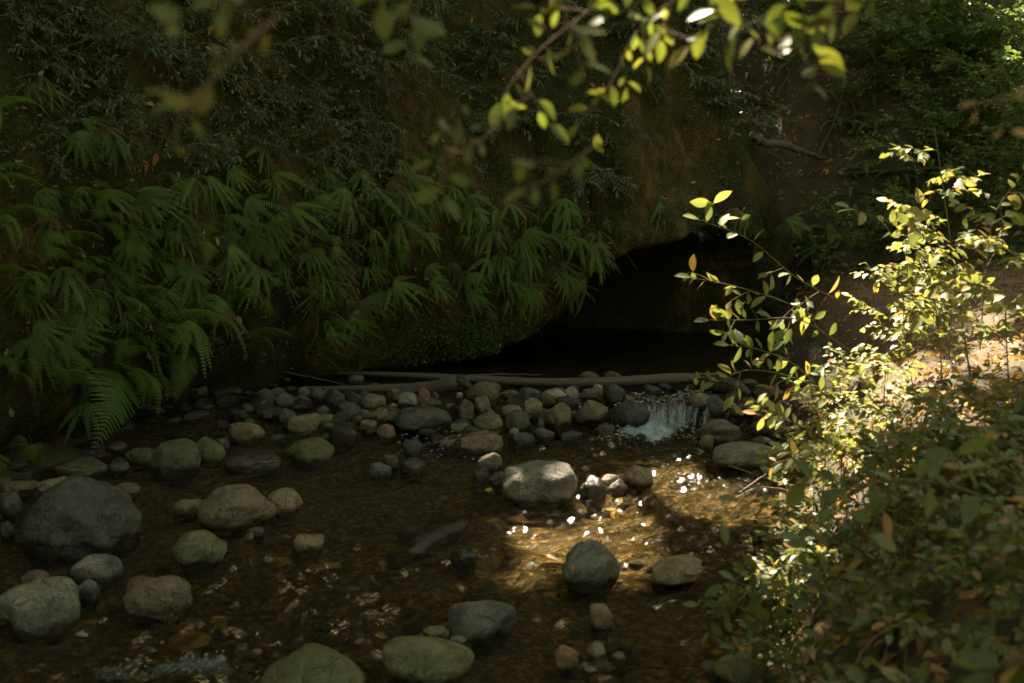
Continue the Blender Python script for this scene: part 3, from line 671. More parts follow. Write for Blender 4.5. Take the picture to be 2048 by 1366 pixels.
STK = [
 ([(960, 797, 7.7), (985, 835, 7.45), (1008, 862, 7.35)], .009, 'root', 'thin orange brown stick leaning on the dam stones'),
 ([(1440, 925, 6.6), (1500, 945, 6.4), (1560, 965, 6.2)], .006, 'twig', 'pale thin twig over the water beside the sunlit riffle'),
 ([(1480, 985, 6.0), (1530, 950, 6.1), (1580, 930, 6.2)], .005, 'twig', 'forked dry twig on the water at the bank foot, upper one'),
 ([(1455, 1005, 5.9), (1520, 975, 6.0), (1600, 985, 6.0)], .005, 'twig', 'dry twig at the bank foot crossing the forked one'),
 ([(1385, 1098, 5.3), (1430, 1092, 5.3), (1462, 1082, 5.3)], .009, 'wetwood', 'black stick in the water right of the peaked boulder'),
 ([(1215, 1337, 3.9), (1300, 1335, 3.9), (1420, 1342, 3.85)], .006, 'stem', 'long pale stem lying over dark water near the bottom edge'),
 ([(1292, 1270, 4.15), (1310, 1300, 4.0), (1350, 1335, 3.9)], .0035, 'twig', 'bent thin twig rising left from the long pale stem'),
 ([(1290, 1290, 4.1), (1300, 1325, 3.95), (1312, 1336, 3.9)], .003, 'twig', 'shortest thin twig crossing the long pale stem'),
 ([(1195, 1352, 3.8), (1235, 1360, 3.8)], .01, 'wood', 'short pale stick on the stones at the bottom edge'),
 ([(1700, 1366, 2.6), (1722, 1310, 2.6), (1760, 1270, 2.6), (1795, 1255, 2.65)], .006, 'root', 'curved orange brown bare stem in the lower right shrubs'),
 ([(560, 742, 8.4), (640, 758, 8.3), (700, 772, 8.2)], .008, 'wood', 'thin stick in the dark corner beside the driftwood'),
 ([(940, 750, 8.6), (1010, 748, 8.6), (1085, 750, 8.6)], .006, 'twig', 'thin reed floating on the pool behind the long log'),
]
for P, r, mt, lb in STK:
    g = Geo(); Q = catmull([pt(*p) for p in P], 14); Q += rng.normal(size=Q.shape) * r * .5; tube(g, Q, np.linspace(r, r * .5, 14), 5)
    tag(link('stick', g.mesh('stick', MAT[mt])), lb, 'stick')

# ------------------------------------------------------------------ falling water and flying drops
m = M('white_water'); tr = m.n('ShaderNodeBsdfTransparent'); m.done(m.shmix(.38, tr.outputs[0], m.principled((.62, .70, .72), .12)))
g = Geo()
for i in range(0, 104, 1):
    if i < 50: a_ = random.uniform(1292, 1342); b_ = a_ + random.uniform(-4, 3)
    elif i < 84: a_ = random.uniform(1342, 1378); b_ = a_ + random.uniform(-8, 4)
    else: a_ = random.uniform(1380, 1425); b_ = a_ - random.uniform(8, 26)
    t_ = random.uniform(-4, 6); Q = catmull([pt(a_ + 2, 797 + t_, 7.82), pt(a_, 806 + t_, 7.70), pt((a_ + b_) / 2, 828, 7.62), pt(b_, random.uniform(846, 862), 7.57)], 9)
    Q += rng.normal(size=Q.shape) * .003; r_ = random.choice([.0008, .001, .0015]); k0 = random.choice([0, 0, 2, 3]); tube(g, Q[k0:], np.linspace(r_, r_ * random.uniform(.6, 2.0), 9 - k0), 4)
IC3 = ico(3) if False else None
bm = bmesh.new(); bmesh.ops.create_icosphere(bm, subdivisions=1, radius=1.0); DV = np.array([v.co[:] for v in bm.verts]); DF = np.array([[v.index for v in f.verts] for f in bm.faces]); bm.free()
tag(link('small_waterfall', g.mesh('small_waterfall', MAT.setdefault('strand', m.m))), 'thin strands of water falling over the dam stones at the right', 'waterfall', kind='stuff')
g = Geo()
def drops(px, py, rx, ry, n, r0=.004):
    for _ in range(n):
        q = at_z(px + random.gauss(0, rx), py + random.gauss(0, ry), .0); z = float(water_z(np.array(q[0]), np.array(q[1]))); r = r0 * random.uniform(.4, 1.5)
        g.add(DV * r * (random.uniform(1, 2.2), random.uniform(1, 2.2), .7) + (q[0], q[1], z + random.choice([0, 0, .004, .012]) * random.random()), DF)
drops(1305, 868, 42, 9, 330, .006); drops(1385, 850, 16, 14, 110, .005); drops(1240, 884, 30, 5, 90, .005); drops(400, 1335, 90, 12, 90, .0022); drops(920, 1118, 40, 8, 40, .0025); drops(1370, 965, 40, 10, 130, .004); drops(870, 905, 40, 10, 90, .004); drops(700, 880, 60, 20, 60, .003)
tag(link('foam', g.mesh('foam', MAT['strand'])), 'white foam bubbles and drops on the riffles of the creek', 'foam', kind='stuff')

# ------------------------------------------------------------------ ferns on the cliff
def finger_fan(nf=9, seed=0, size=.22):
    """five-finger fern frond: forked stipe, fingers spread like a hand; y = outward, z = up"""
    r = np.random.default_rng(seed); g = Geo(); st = Geo()
    stipe = catmull([(0, 0, 0), (0, .05, .035), (0, .11, .03)], 6); tube(st, stipe, .0018, 3)
    base = stipe[-1]; rv = r.random()
    for i in range(nf):
        t = i / (nf - 1) * 2 - 1; ang = t * 1.25 + r.normal() * .06
        L = size * (1.0 - .38 * abs(t) ** 1.5) * r.uniform(.85, 1.1); n = 21
        d0 = np.array([math.sin(ang), math.cos(ang) * .72 + .10, -.42 * math.cos(ang) - .05]); d0 = unit(d0)
        s = np.linspace(0, 1, n); P = base + d0[None] * (s * L)[:, None]; P[:, 2] -= r.uniform(.4, .75) * L * s ** 2; P[:, 1] -= .12 * L * s ** 2
        T = np.gradient(P, axis=0); T /= np.linalg.norm(T, axis=1, keepdims=True)
        Nv = np.array([0, .55, .83]); Sd = np.cross(T, Nv); Sd /= np.linalg.norm(Sd, axis=1, keepdims=True)
        tube(st, P[::5], .0012, 3)
        V, F = [], []
        for k in range(1, n):
            wl = .0145 * (math.sin(math.pi * min(1, (k + 1.5) / (n + .8))) ** .5) * r.uniform(.8, 1.1); hw = L / n * .42
            for sg in (-1, 1):
                a = P[k] + Sd[k] * sg * .0012; tip = a + sg * Sd[k] * wl + T[k] * wl * .25 - np.array([0, 0, .003])
                c0 = len(V); V += [a - T[k] * hw, tip - T[k] * hw * .95, tip + T[k] * hw * .55, a + T[k] * hw]
                F.append((c0, c0 + 1, c0 + 2, c0 + 3))
        g.add(V, F, (rv + r.uniform(-.12, .12)) % 1)
    return g, st
FANS = []
for k in range(10):
    g, st = finger_fan(5 + k % 4, 50 + k, .175 + .02 * (k % 3)); FANS.append((g.mesh('frond', MAT['fern' if k < 8 else 'deadfern']), st.mesh('stipe', MAT['twig'])))
def fern_plant(p, n, size, roll, label, group, nfr=3, yaw_j=.35):
    root = empty('five_finger_fern', p); tag(root, label, 'fern', group)
    nh = unit((n[0], n[1], 0)); a = math.atan2(-nh[0], nh[1]) + random.uniform(-yaw_j, yaw_j)
    root.rotation_euler = (random.uniform(-.45, .1), roll, a); root.scale = (size,) * 3
    for i in range(nfr):
        fm, sm = FANS[random.choice([0, 1, 2, 3, 4, 5, 6, 7] * 3 + [8, 9])]; f = link('frond', fm, root)
        f.rotation_euler = (random.uniform(-.7, .45), random.uniform(-.7, .7), random.uniform(-.55, .55) + (i - (nfr - 1) / 2) * .45); f.scale = (random.uniform(.7, 1.15),) * 3
        link('stipe', sm, f)
FP = [(440,362),(380,378),(470,418),(600,382),(720,350),(765,372),(808,385),(862,418),(885,402),(560,436),(520,478),(640,430),(700,440),(752,452),(800,470),(850,482),(900,442),(925,482),(962,452),(980,520),(1030,500),(1085,478),(1125,500),(1168,492),(1160,530),(1100,548),(1040,538),(1000,578),(945,560),(900,528),(850,540),(790,520),(740,518),(690,500),(630,498),(670,560),(720,558),(760,588),(620,570),(596,590),(560,548),(500,540),(450,578),(480,600),(380,556),(330,588),(300,604),(400,640),(262,480),(228,482),(300,470),(360,448),(350,490),(170,570),(222,560),(200,592),(80,682),(104,690),(640,678),(180,802),(58,880),(50,690),(150,270),(200,292),(500,310),(350,378),(404,402),(30,178),(60,205),(90,400),(150,402),(200,412),(1295,408),(862,352),(782,342),(1010,440),(1062,440),(940,402),(1212,460),(430,300),(810,632),(690,620),(580,480),(600,520),(540,380),(660,390),(460,470),(420,520),(1190,545),(1130,560),(1075,585),(880,590),(120,560),(60,560),(20,470),(300,380),(260,420),(1240,468),(1480,440),(1560,450),(240,640),(150,640),(340,660),(980,470),(1050,560),(830,440),(930,600),(30,620),(110,470),(720,480),(770,430),(520,610),(1090,430),(700,330),(640,340)]
extra = [(random.uniform(250, 1150), random.uniform(395, 600)) for _ in range(40)] + [(random.uniform(0, 520), random.uniform(300, 700)) for _ in range(6)]
for i, (px, py) in enumerate(FP + extra):
    px += random.uniform(-6, 6); py += random.uniform(-6, 6) - 14
    p, n = hit(px, py, BC)
    if p is None: continue
    if px > 1200: lb, gp = 'five-finger fern rooted on the mossy rock around the cave arch', 'five-finger ferns round the cave arch'
    elif px > 940: lb, gp = 'five-finger fern drooping over the left edge of the black cave mouth', 'five-finger ferns fringing the cave mouth'
    elif py > 600 and px > 560: lb, gp = 'five-finger fern hanging low above the pool', 'low five-finger ferns near the pool'
    elif px > 560: lb, gp = 'five-finger fern in the dense band across the cliff', 'five-finger ferns in the middle of the cliff'
    elif px > 240: lb, gp = 'five-finger fern drooping from the shaded left half of the cliff', 'five-finger ferns in the left half of the cliff'
    else: lb, gp = 'five-finger fern close to the left picture edge', 'five-finger ferns by the left edge'
    s = random.choice([.6, .75, .9, 1., 1.1, 1.25]) * random.uniform(.9, 1.1)
    lb = ('small ' if s < .8 else 'large ' if s > 1.05 else '') + lb
    fern_plant(p + n * .01, n, s, random.uniform(-.1, .55), lb, gp, random.choice([2, 3, 3, 4]))

def lady_frond(L=.5, W=.15, n=22, seed=0, bip=True, droop=.5, tri=True):
    r = np.random.default_rng(seed); g = Geo(); st = Geo(); s = np.linspace(0, 1, n + 6)
    P = np.stack([.04 * np.sin(s * 2) * L, s * L * (1 - .12 * s), .28 * L * np.sin(s * 1.7) - droop * L * s ** 2], 1)
    tube(st, P[::2], np.linspace(.0028, .001, len(P[::2])), 4)
    T = np.gradient(P, axis=0); T /= np.linalg.norm(T, axis=1, keepdims=True)
    for k in range(4, n + 6):
        u = (k - 4) / (n + 1); prof = (min(1, .72 + u * 1.6) * (1 - u) ** .85) if tri else (min(1, u * 6 + .45) * (1 - u ** 2.2) + .04); pl = W * max(.05, prof)
        Sd = unit(np.cross(T[k], (0, .25, 1)))
        for sg in (-1, 1):
            d = unit(sg * Sd + T[k] * .42 + r.normal(size=3) * .05); d[2] -= .12; a = P[k]; rv = r.random() * .3 + .3
            Nn = unit(np.cross(np.cross(d, (0, .2, 1)), d)); sd = unit(np.cross(d, Nn))
            if bip:
                m_ = max(4, int(pl / .0075)); V, F = [], []
                for j in range(m_):
                    v = (j + .6) / m_; q = a + d * pl * v - np.array([0, 0, .18 * pl * v * v]); wl = .010 * (1 - v) ** .7 * min(1, pl / .08) + .002; hw = pl / m_ * .40
                    for s2 in (-1, 1):
                        tip = q + s2 * sd * wl + d * wl * .45; c0 = len(V); V += [q - d * hw, tip - d * hw * .2, tip + d * hw * .3, q + d * hw]; F.append((c0, c0 + 1, c0 + 2, c0 + 3))
                g.add(V, F, rv)
            else:
                hw = L / n * .40; m1 = a + d * pl * .5; tip = a + d * pl - np.array([0, 0, .15 * pl])
                g.add([a - T[k] * hw, m1 - T[k] * hw, tip, m1 + T[k] * hw * .9, a + T[k] * hw], [(0, 1, 2, 3, 4)], rv)
    return g, st
def mk_fronds(cnt, mat, **kw):
    out = []
    for k in range(cnt):
        g, st = lady_frond(seed=k + 3, **kw); out.append((g.mesh('frond', mat), st.mesh('rachis', MAT['stem'])))
    return out
LADY = mk_fronds(3, MAT['ladyfern'], L=.62, W=.17, n=24, bip=True, droop=.35)
SWORD = mk_fronds(4, MAT['fern'], L=.6, W=.055, n=34, bip=False, droop=.55, tri=False)
SWORDH = mk_fronds(3, MAT['hill'], L=.6, W=.06, n=30, bip=False, droop=.6, tri=False)
def frond_plant(nm, fronds, p, n, size, dirs, label, group=None):
    root = empty(nm, p); tag(root, label, 'fern', group); root.scale = (size,) * 3
    for (yaw, pitch, roll) in dirs:
        fm, sm = random.choice(fronds); f = link('frond', fm, root); f.rotation_mode = 'XYZ'
        f.rotation_euler = (pitch, roll, yaw); link('rachis', sm, f); f.scale = (random.uniform(.85, 1.1),) * 3
    return root
# (px, py, toward-camera offset, size, [(yaw deg from +x? , pitch, roll)])
R = math.radians
def toward(deg):   # 0 = to the picture's right, 90 = towards the camera
    return -R(90) - R(deg)
for (px, py, sz, dirs, lb) in [
  (225, 595, .95, [(toward(35), -.3, -.35), (toward(15), .0, -.5)], 'lady fern frond with long feathery tip jutting right below the big fans on the left'),
  (235, 735, 1.25, [(toward(40), -.35, -.75), (toward(58), -.6, -.6), (toward(25), -.5, -.9)], 'largest lady fern, bright feathery fronds drooping to the stones at the left'),
  (290, 665, 1.15, [(toward(20), .15, -.5), (toward(40), -.1, -.6)], 'lady fern arching right in the middle of the left fern wall'),
  (425, 590, .85, [(toward(25), .0, -.5), (toward(60), -.4, -.5), (toward(120), -.4, .3)], 'lady fern with a round pale dead leaf caught on it'),
  (480, 680, .8, [(toward(15), .1, -.6), (toward(40), -.1, -.7)], 'lady fern nearest the pool, spreading right over the dark corner'),
  (370, 700, .7, [(toward(70), -.7, -.3)], 'small lady fern frond hanging straight down between the larger ones'),
  (-10, 900, .8, [(toward(30), .1, -.4), (toward(70), -.2, -.2)], 'dark fern low at the left edge above the shore stones')]:
    p, n = hit(px, py, BC)
    if p is None: continue
    frond_plant('lady_fern', LADY, p + n * .02, n, sz, dirs, lb)
for (px, py, sz, dirs, lb) in [
  (-60, 380, 1.0, [(toward(10), .45, -.3), (toward(35), .25, -.4), (toward(60), .1, -.3), (toward(0), .2, -.5)], 'sword fern with long arching fronds reaching right from the left edge'),
  (-40, 460, 1.1, [(toward(15), .4, -.35), (toward(40), .2, -.4), (toward(65), .0, -.2), (toward(100), .1, .2)], 'sword fern below the arching one at the left edge'),
  (-30, 230, .9, [(toward(20), .2, -.4), (toward(50), .0, -.3), (toward(80), -.2, .0)], 'sword fern high at the left edge, upper one'),
  (-50, 560, .9, [(toward(15), .2, -.4), (toward(45), .0, -.4)], 'shaded sword fern halfway down the left edge')]:
    p, n = hit(max(px, -100), py, BC)
    if p is None: continue
    frond_plant('sword_fern', SWORD, p + n * .02, n, sz, dirs, lb)

for k in range(120):
    px, py = random.uniform(120, 1140), random.uniform(320, 640)
    if k > 54: px, py = random.uniform(0, 420), random.uniform(350, 760)
    p, n = hit(px, py, BC)
    if p is None or in_cave(p): continue
    nf = random.choice([1, 2, 3]); frond_plant('feathery_fern', LADY, p + n * .02, n, random.uniform(.35, .62), [(toward(random.uniform(10, 90)), random.uniform(-.5, .2), random.uniform(-.7, -.1)) for _ in range(nf)], 'feathery fern among the fans', 'small feathery ferns among the five-finger ferns')

# ------------------------------------------------------------------ leafy sprays and shrubs
def spray(L=.5, seed=0, leaf=.05, tpl=LEAF_LANCE, nl=26, whorl=True, droop=.5, branches=4):
    """branch growing along +Y (out) with leaves; returns foliage, stem"""
    r = np.random.default_rng(seed); g, st = Geo(), Geo(); P_, D_, N_, S_ = [], [], [], []
    def twig(p0, d0, L, lv):
        n = 9; pts = [p0]; d = unit(d0)
        for i in range(n):
            d = unit(d + r.normal(size=3) * .14 + np.array([0, 0, -.12 * droop * (i / n)])); pts.append(pts[-1] + d * L / n)
        pts = np.array(pts); tube(st, pts, np.linspace(.0035 if lv == 0 else .002, .001, n + 1), 3)
        T = np.gradient(pts, axis=0); k = nl if lv == 0 else int(nl * .6)
        for i in range(k):
            u = (i + 1) / k; u = u if not whorl else (u ** .6); q = u * n; a = int(min(q, n - 1e-3)); p = pts[a] * (1 - q + a) + pts[min(a + 1, n)] * (q - a) if a < n else pts[n]
            t = unit(T[a]); s = unit(np.cross(t, (0, 0, 1))); ang = (i % 2) * math.pi + r.normal() * .7
            out = math.cos(ang) * s + math.sin(ang) * .6 * np.cross(s, t)
            P_.append(p); D_.append(unit(out + t * r.uniform(.4, 1.1) - (0, 0, r.uniform(0, .35)))); N_.append(unit(np.array([0, 0, 1]) + r.normal(size=3) * .4)); S_.append(leaf * r.uniform(.65, 1.2))
        if lv == 0:
            for b in range(branches):
                a = int(r.integers(1, n - 1)); s = unit(np.cross(T[a], (0, 0, 1))) * (1 if b % 2 else -1)
                twig(pts[a], unit(T[a]) + s * r.uniform(.5, 1.3) + r.normal(size=3) * .3, L * r.uniform(.35, .65), 1)
    twig(np.zeros(3), np.array([0, 1, .25]), L, 0)
    add_leaves(g, tpl, P_, D_, N_, np.array(S_)); return g, st
def protos(cnt, mat, smat='twig', **kw):
    out = []
    for k in range(cnt):
        g, st = spray(seed=k * 7 + 1, **kw); out.append((g.mesh('foliage', MAT[mat]), st.mesh('twigs', MAT[smat])))
    return out
BAY = protos(6, 'bay', L=.5, leaf=.05, nl=24, branches=6)
IVY = protos(4, 'bay', L=.28, leaf=.026, nl=34, tpl=LEAF_SMALL, branches=8, droop=.9)
def hang(pr, nm, p, n, size, label, cat, group, yawj=.6, pitch=(-.9, .2), yaw0=0):
    root = empty(nm, p); tag(root, label, cat, group)
    nh = unit((n[0], n[1], 0)); root.rotation_euler = (random.uniform(*pitch), random.uniform(-.4, .4), math.atan2(-nh[0], nh[1]) + yaw0 + random.uniform(-yawj, yawj)); root.scale = (size,) * 3
    a, b = random.choice(pr); link('foliage', a, root); link('twigs', b, root); return root
def region(px, py):
    if px < 320: return 'the upper left corner'
    if px < 680: return 'the left half of the cliff top'
    if px < 1000: return 'the cliff left of the picture centre'
    if px < 1300: return 'the cliff above the cave'
    return 'the cliff corner where it meets the far slope'
BP = [(330,20),(380,60),(200,30),(60,50),(520,90),(560,130),(600,170),(640,120),(660,200),(560,200),(520,180),(620,60),(680,40),(600,230),(720,90),(780,110),(830,100),(880,120),(900,60),(960,90),(1000,60),(840,40),(760,30),(540,20),(460,30),(280,80),(360,190),(300,220),(1050,220),(1100,230),(1150,220),(1000,230),(1400,90),(1440,60),(1420,150),(1380,40),(1470,120),(1450,220),(1420,260),(1330,110),(1290,60),(1230,60),(1180,90),(1100,70),(1140,30),(1040,130),(940,180),(900,210),(1170,330),(1220,350),(1120,360),(1250,160),(1480,170),(1500,60),(120,110),(60,130),(150,20),(470,130),(430,90),(240,150),(400,140),(340,120),(500,240),(1340,200),(1510,240),(1460,20),(1350,10),(1060,10),(960,20),(640,10),(100,10)]
for (px, py) in BP + [(random.uniform(0, 1480), random.uniform(-60, 110)) for _ in range(90)] + [(random.uniform(0, 1050), random.uniform(90, 330)) for _ in range(46)]:
    p, n = hit(px + random.uniform(-12, 12), py + random.uniform(-10, 10) - 10, BC)
    if p is None: continue
    rg = region(px, py)
    if random.random() < .72: hang(BAY, 'hanging_shrub', p, n, random.uniform(.65, 1.15), 'dark leafy shrub branch hanging on ' + rg, 'shrub', 'hanging shrubs on ' + rg)
    else: hang(IVY, 'creeper', p, n, random.uniform(.8, 1.4), 'small leaved creeper clinging to ' + rg, 'creeper', 'creepers on ' + rg)
for _ in range(110):
    px, py = random.uniform(560, 1530), random.uniform(120, 470)
    p, n = hit(px, py, BC)
    if p is None or in_cave(p): continue
    rg = region(px, py); hang(IVY, 'creeper', p, n, random.uniform(.4, .8), 'small leaved creeper clinging to ' + rg, 'creeper', 'creepers on ' + rg)

for _ in range(30):
    px, py = random.uniform(1390, 1530), random.uniform(-20, 290)
    p, n = hit(px, py)
    if p is None or p[1] < 11: continue
    hang(BAY, 'slope_bush', p, unit(n + (0, -1, .2)), random.uniform(1.0, 1.6), 'dark leafy shrub branch hanging beside the cliff corner', 'shrub', 'dark shrubs beside the cliff corner', pitch=(-.3, .5))

# tiny leaf cover on the cliff (moss plants, seedlings): nobody could count it
def scatter_on(tree, box, count, tpl, size, mat, name, dens=None, flat=.5, lift=.01):
    P, D, N, L = [], [], [], []
    for _ in range(count):
        px, py = random.uniform(box[0], box[2]), random.uniform(box[1], box[3])
        if dens is not None and random.random() > dens(px, py): continue
        p, n = hit(px, py, tree)
        if p is None or in_cave(p): continue
        d = unit(np.cross(n, rng.normal(size=3)) + (0, 0, -.3)); P.append(p + n * lift); D.append(d); N.append(unit(n + rng.normal(size=3) * flat)); L.append(random.uniform(*size))
    g = Geo(); add_leaves(g, tpl, P, D, N, np.array(L)); return link(name, g.mesh(name, mat))
def d_moss(px, py):
    q = math.exp(-((px - 880) / 120) ** 2 - ((py - 690) / 42) ** 2) * 1.5 + math.exp(-((px - 1010) / 80) ** 2 - ((py - 655) / 30) ** 2)
    return q * (.4 + 1.0 * (float(vnoise(px * .05, py * .05, 0, 3)) > -.1))
tag(scatter_on(BC, (700, 560, 1120, 745), 9000, LEAF_ROUND, (.012, .03), MAT['moss'], 'ground_cover', d_moss, .8, .02), 'bright green tiny leaved cover on the mossy rock foot above the pool', 'ground cover', kind='stuff')
def d_all(px, py): return max(0, .1 + .7 * float(vnoise(px * .012, py * .012, 0, 13)) + .35 * float(vnoise(px * .05, py * .05, 0, 14)))
tag(scatter_on(BC, (-40, -20, 1560, 740), 26000, LEAF_SMALL, (.012, .032), MAT['bay'], 'creeping_plants', d_all, .9, .012), 'tiny dark seedlings and moss tufts scattered over the cliff face', 'ground cover', kind='stuff')
tag(scatter_on(BC, (0, 0, 1520, 720), 800, LEAF_CURL, (.03, .055), MAT['dry'], 'dead_leaves', lambda x, y: .9 - .0004 * abs(x - 300), .9, .05), 'dead brown leaves caught all over the cliff plants', 'dead leaves', kind='stuff')
# the dead leaves that stand out, one by one
for (px, py, s, mt, lb) in [
 (342, 132, .055, 'dry', 'pale round dead leaf high on the left cliff'), (118, 103, .06, 'orange', 'orange dead leaf pair near the upper left corner'),
 (88, 141, .04, 'dry', 'small pale dead leaf near the upper left corner'), (310, 215, .06, 'orange', 'orange dead leaf under the blurred hanging twig'),
 (285, 318, .07, 'orange', 'orange hanging dead leaf, left of two above the big ferns'), (314, 305, .07, 'orange', 'orange hanging dead leaf, right of two above the big ferns'),
 (430, 472, .06, 'dry', 'upright tan dead leaf amid dark ferns left of centre'), (628, 524, .05, 'dry', 'slanted tan dead leaf on the fern band'),
 (647, 570, .05, 'orange', 'flat orange dead leaf on the fern band'), (446, 600, .06, 'dry', 'round pale dead leaf lying on the lady fern'),
 (475, 630, .055, 'dry', 'narrow pale dead leaf below the round one'), (832, 540, .05, 'dry', 'tan dead leaf on the middle ferns'),
 (836, 580, .05, 'orange', 'orange dead leaf just below the tan one on the middle ferns'), (1112, 546, .05, 'dry', 'pinkish dead leaf at the fern fringe of the cave'),
 (1085, 585, .04, 'orange', 'small orange dead leaf nearest the cave mouth'), (20, 815, .05, 'dry', 'round tan dead leaf low at the left edge'),
 (408, 825, .04, 'orange', 'tiny orange dead leaf on the dark ground left of the dam'), (265, 75, .06, 'orange', 'orange dead leaf high on the left cliff'),
 (425, 50, .06, 'orange', 'orange dead leaf close to the top edge left'), (715, 90, .05, 'orange', 'orange dead leaf beside hanging roots near the top'),
 (690, 250, .05, 'dry', 'dry leaf on the hanging roots'), (487, 228, .04, 'orange', 'small orange dead leaf below the grey green shrub'),
 (1180, 165, .05, 'dry', 'dry leaf pair high above the cave'), (500, 475, .04, 'dry', 'faint tan dead leaf deep in the ferns')]:
    p, n = hit(px, py, BC)
    if p is None: continue
    g = Geo(); dd = unit(np.cross(n, rng.normal(size=3)) + (0, 0, -.8)); add_leaves(g, LEAF_CURL if mt == 'orange' else LEAF_OVAL, [p - ray(px, py) / np.linalg.norm(ray(px, py)) * .12], [dd], [unit(n + (0, -.5, .3))], np.array([s * 1.25]))
    tag(link('dead_leaf', g.mesh('dead_leaf', MAT[mt])), lb, 'dead leaf')

# hanging roots and dry stems on the cliff
for i in range(80):
    if i < 34: px, py = random.uniform(680, 800), random.uniform(60, 300)
    elif i < 55: px, py = random.uniform(560, 720), random.uniform(480, 640)
    elif i < 68: px, py = random.uniform(10, 100), random.uniform(520, 700)
    else: px, py = random.uniform(200, 500), random.uniform(20, 330)
    p, n = hit(px, py, BC)
    if p is None: continue
    L = random.uniform(.15, .5); q = [p + n * .02]; d = unit(n + (random.uniform(-.6, .6), 0, .3))
    for k in range(7):
        d = unit(d + (random.uniform(-.5, .5), random.uniform(-.2, .2), -.45)); q.append(q[-1] + d * L / 7)
    g = Geo(); tube(g, catmull(q, 14), np.linspace(.0035, .0015, 14), 3)
    lb, gp = (('thin dry root dangling from the earth near the top', 'dangling roots at the top') if i < 34 else ('brown rootlet hanging in shadow under the middle fern band', 'rootlets under the fern band') if i < 55 else ('brown rootlet hanging in the dark at the left edge', 'rootlets at the left edge') if i < 68 else ('bare thin twig on the upper left of the cliff', 'bare twigs on the upper left cliff'))
    tag(link('root', g.mesh('root', MAT['root'])), lb, 'root', gp)

# ------------------------------------------------------------------ far slope: litter, ferns, layered shrubs, fallen branches
def litter(name, n, xr, yr, size, mat, cond, label, tpl=LEAF_CURL, lift=.012, flat=.45):
    x = rng.uniform(*xr, n); y = rng.uniform(*yr, n); k = cond(x, y); x, y = x[k], y[k]; z = G(x, y)
    e = .03; N = np.stack([-(G(x + e, y) - z) / e, -(G(x, y + e) - z) / e, np.ones(len(x))], 1); N /= np.linalg.norm(N, axis=1, keepdims=True)
    N = N + rng.normal(size=N.shape) * flat; N /= np.linalg.norm(N, axis=1, keepdims=True)
    D = np.cross(N, rng.normal(size=N.shape)); P = np.stack([x, y, z + lift + rng.random(len(x)) * .015], 1)
    g = Geo(); add_leaves(g, tpl, P, D, N, rng.uniform(*size, len(x))); o = link(name, g.mesh(name, mat)); tag(o, label, 'leaf litter', kind='stuff'); return o
def hline(x): return np.where(x < 3, 11.5 + (3 - x), 11.5 - .62 * (x - 3.0))
litter('leaf_litter', 15000, (1.5, 11), (9, 21), (.05, .11), MAT['dry'], lambda x, y: (y > hline(x) - .3) & (vnoise(x * .8, y * .8, 0, 71) + .5 * vnoise(x * 3, y * 3, 0, 72) > -.35) , 'brown dead leaves covering the shaded far slope')
litter('low_plants', 21000, (2, 12), (9, 21), (.05, .12), MAT['hill'], lambda x, y: (y > hline(x) - .1) & (vnoise(x * .7, y * .7, 0, 75) + .6 * vnoise(x * 2.6, y * 2.6, 0, 76) + .12 * (x - 5) > -.1) | ((y > hline(x)) & (rng.random(len(x)) < .22)), 'low green plants carpeting patches of the far slope', LEAF_OVAL, .06, .5)
litter('bank_leaf_litter', 13000, (.4, 6), (1.5, 8), (.03, .075), MAT['dry'], lambda x, y: (x > np.interp(y, XE_Y, XE_X) + .12) & ((y < 5.8) | (rng.random(len(x)) < .3)), 'dry brown leaves strewn over the near bank')
litter('path_debris', 8000, (2.2, 8), (6, 11.4), (.015, .05), MAT['dry'], lambda x, y: x > np.interp(y, XE_Y, XE_X) + .1, 'small leaf crumbs on the dirt path', lift=.004, flat=.25)
litter('bank_ground_cover', 6000, (.6, 5), (1.6, 7), (.018, .045), MAT['near'], lambda x, y: (x > np.interp(y, XE_Y, XE_X) + .05) & (vnoise(x * 3, y * 3, 0, 81) > -.15) & (y < 6.2), 'small green leaves growing through the litter of the near bank', LEAF_OVAL, .035, .6)
for i, (px, py, s) in enumerate([(1720,110,1.2),(1690,120,1.0),(1760,290,.9),(1740,330,.8),(1790,400,.8),(1660,90,.9),(1680,240,.9),(1710,250,1.),(1750,250,.9),(1820,290,.9),(1840,300,.9),(1770,440,.9),(1660,450,1.),(1630,470,.9),(1640,500,.8),(1600,480,.8),(1700,380,.8),(1810,340,.8),(1880,320,.8),(1730,180,.9),(1590,120,.9),(1560,60,.9),(1640,180,.8),(1900,120,.9),(1850,60,.9),(1960,200,.9),(2000,330,.9),(1930,420,.9),(1700,480,.8),(1830,480,.8)]):
    p, n = hit(px, py + 12)
    if p is None: continue
    lb = 'sword fern clump on the ' + ('upper' if py < 200 else 'middle' if py < 360 else 'lower') + ' part of the shaded far slope'
    nf = random.randint(5, 8); frond_plant('sword_fern', SWORDH, p, n, s, [(toward(90) + R(360 * k / nf + random.uniform(-20, 20)), random.uniform(-.1, .5), random.uniform(-.3, .3)) for k in range(nf)], lb, 'sword ferns on the ' + ('upper' if py < 200 else 'middle' if py < 360 else 'lower') + ' far slope')
LAYER = protos(5, 'hill', L=.9, leaf=.085, nl=26, tpl=LEAF_OVATE, branches=8, whorl=False, droop=.15)
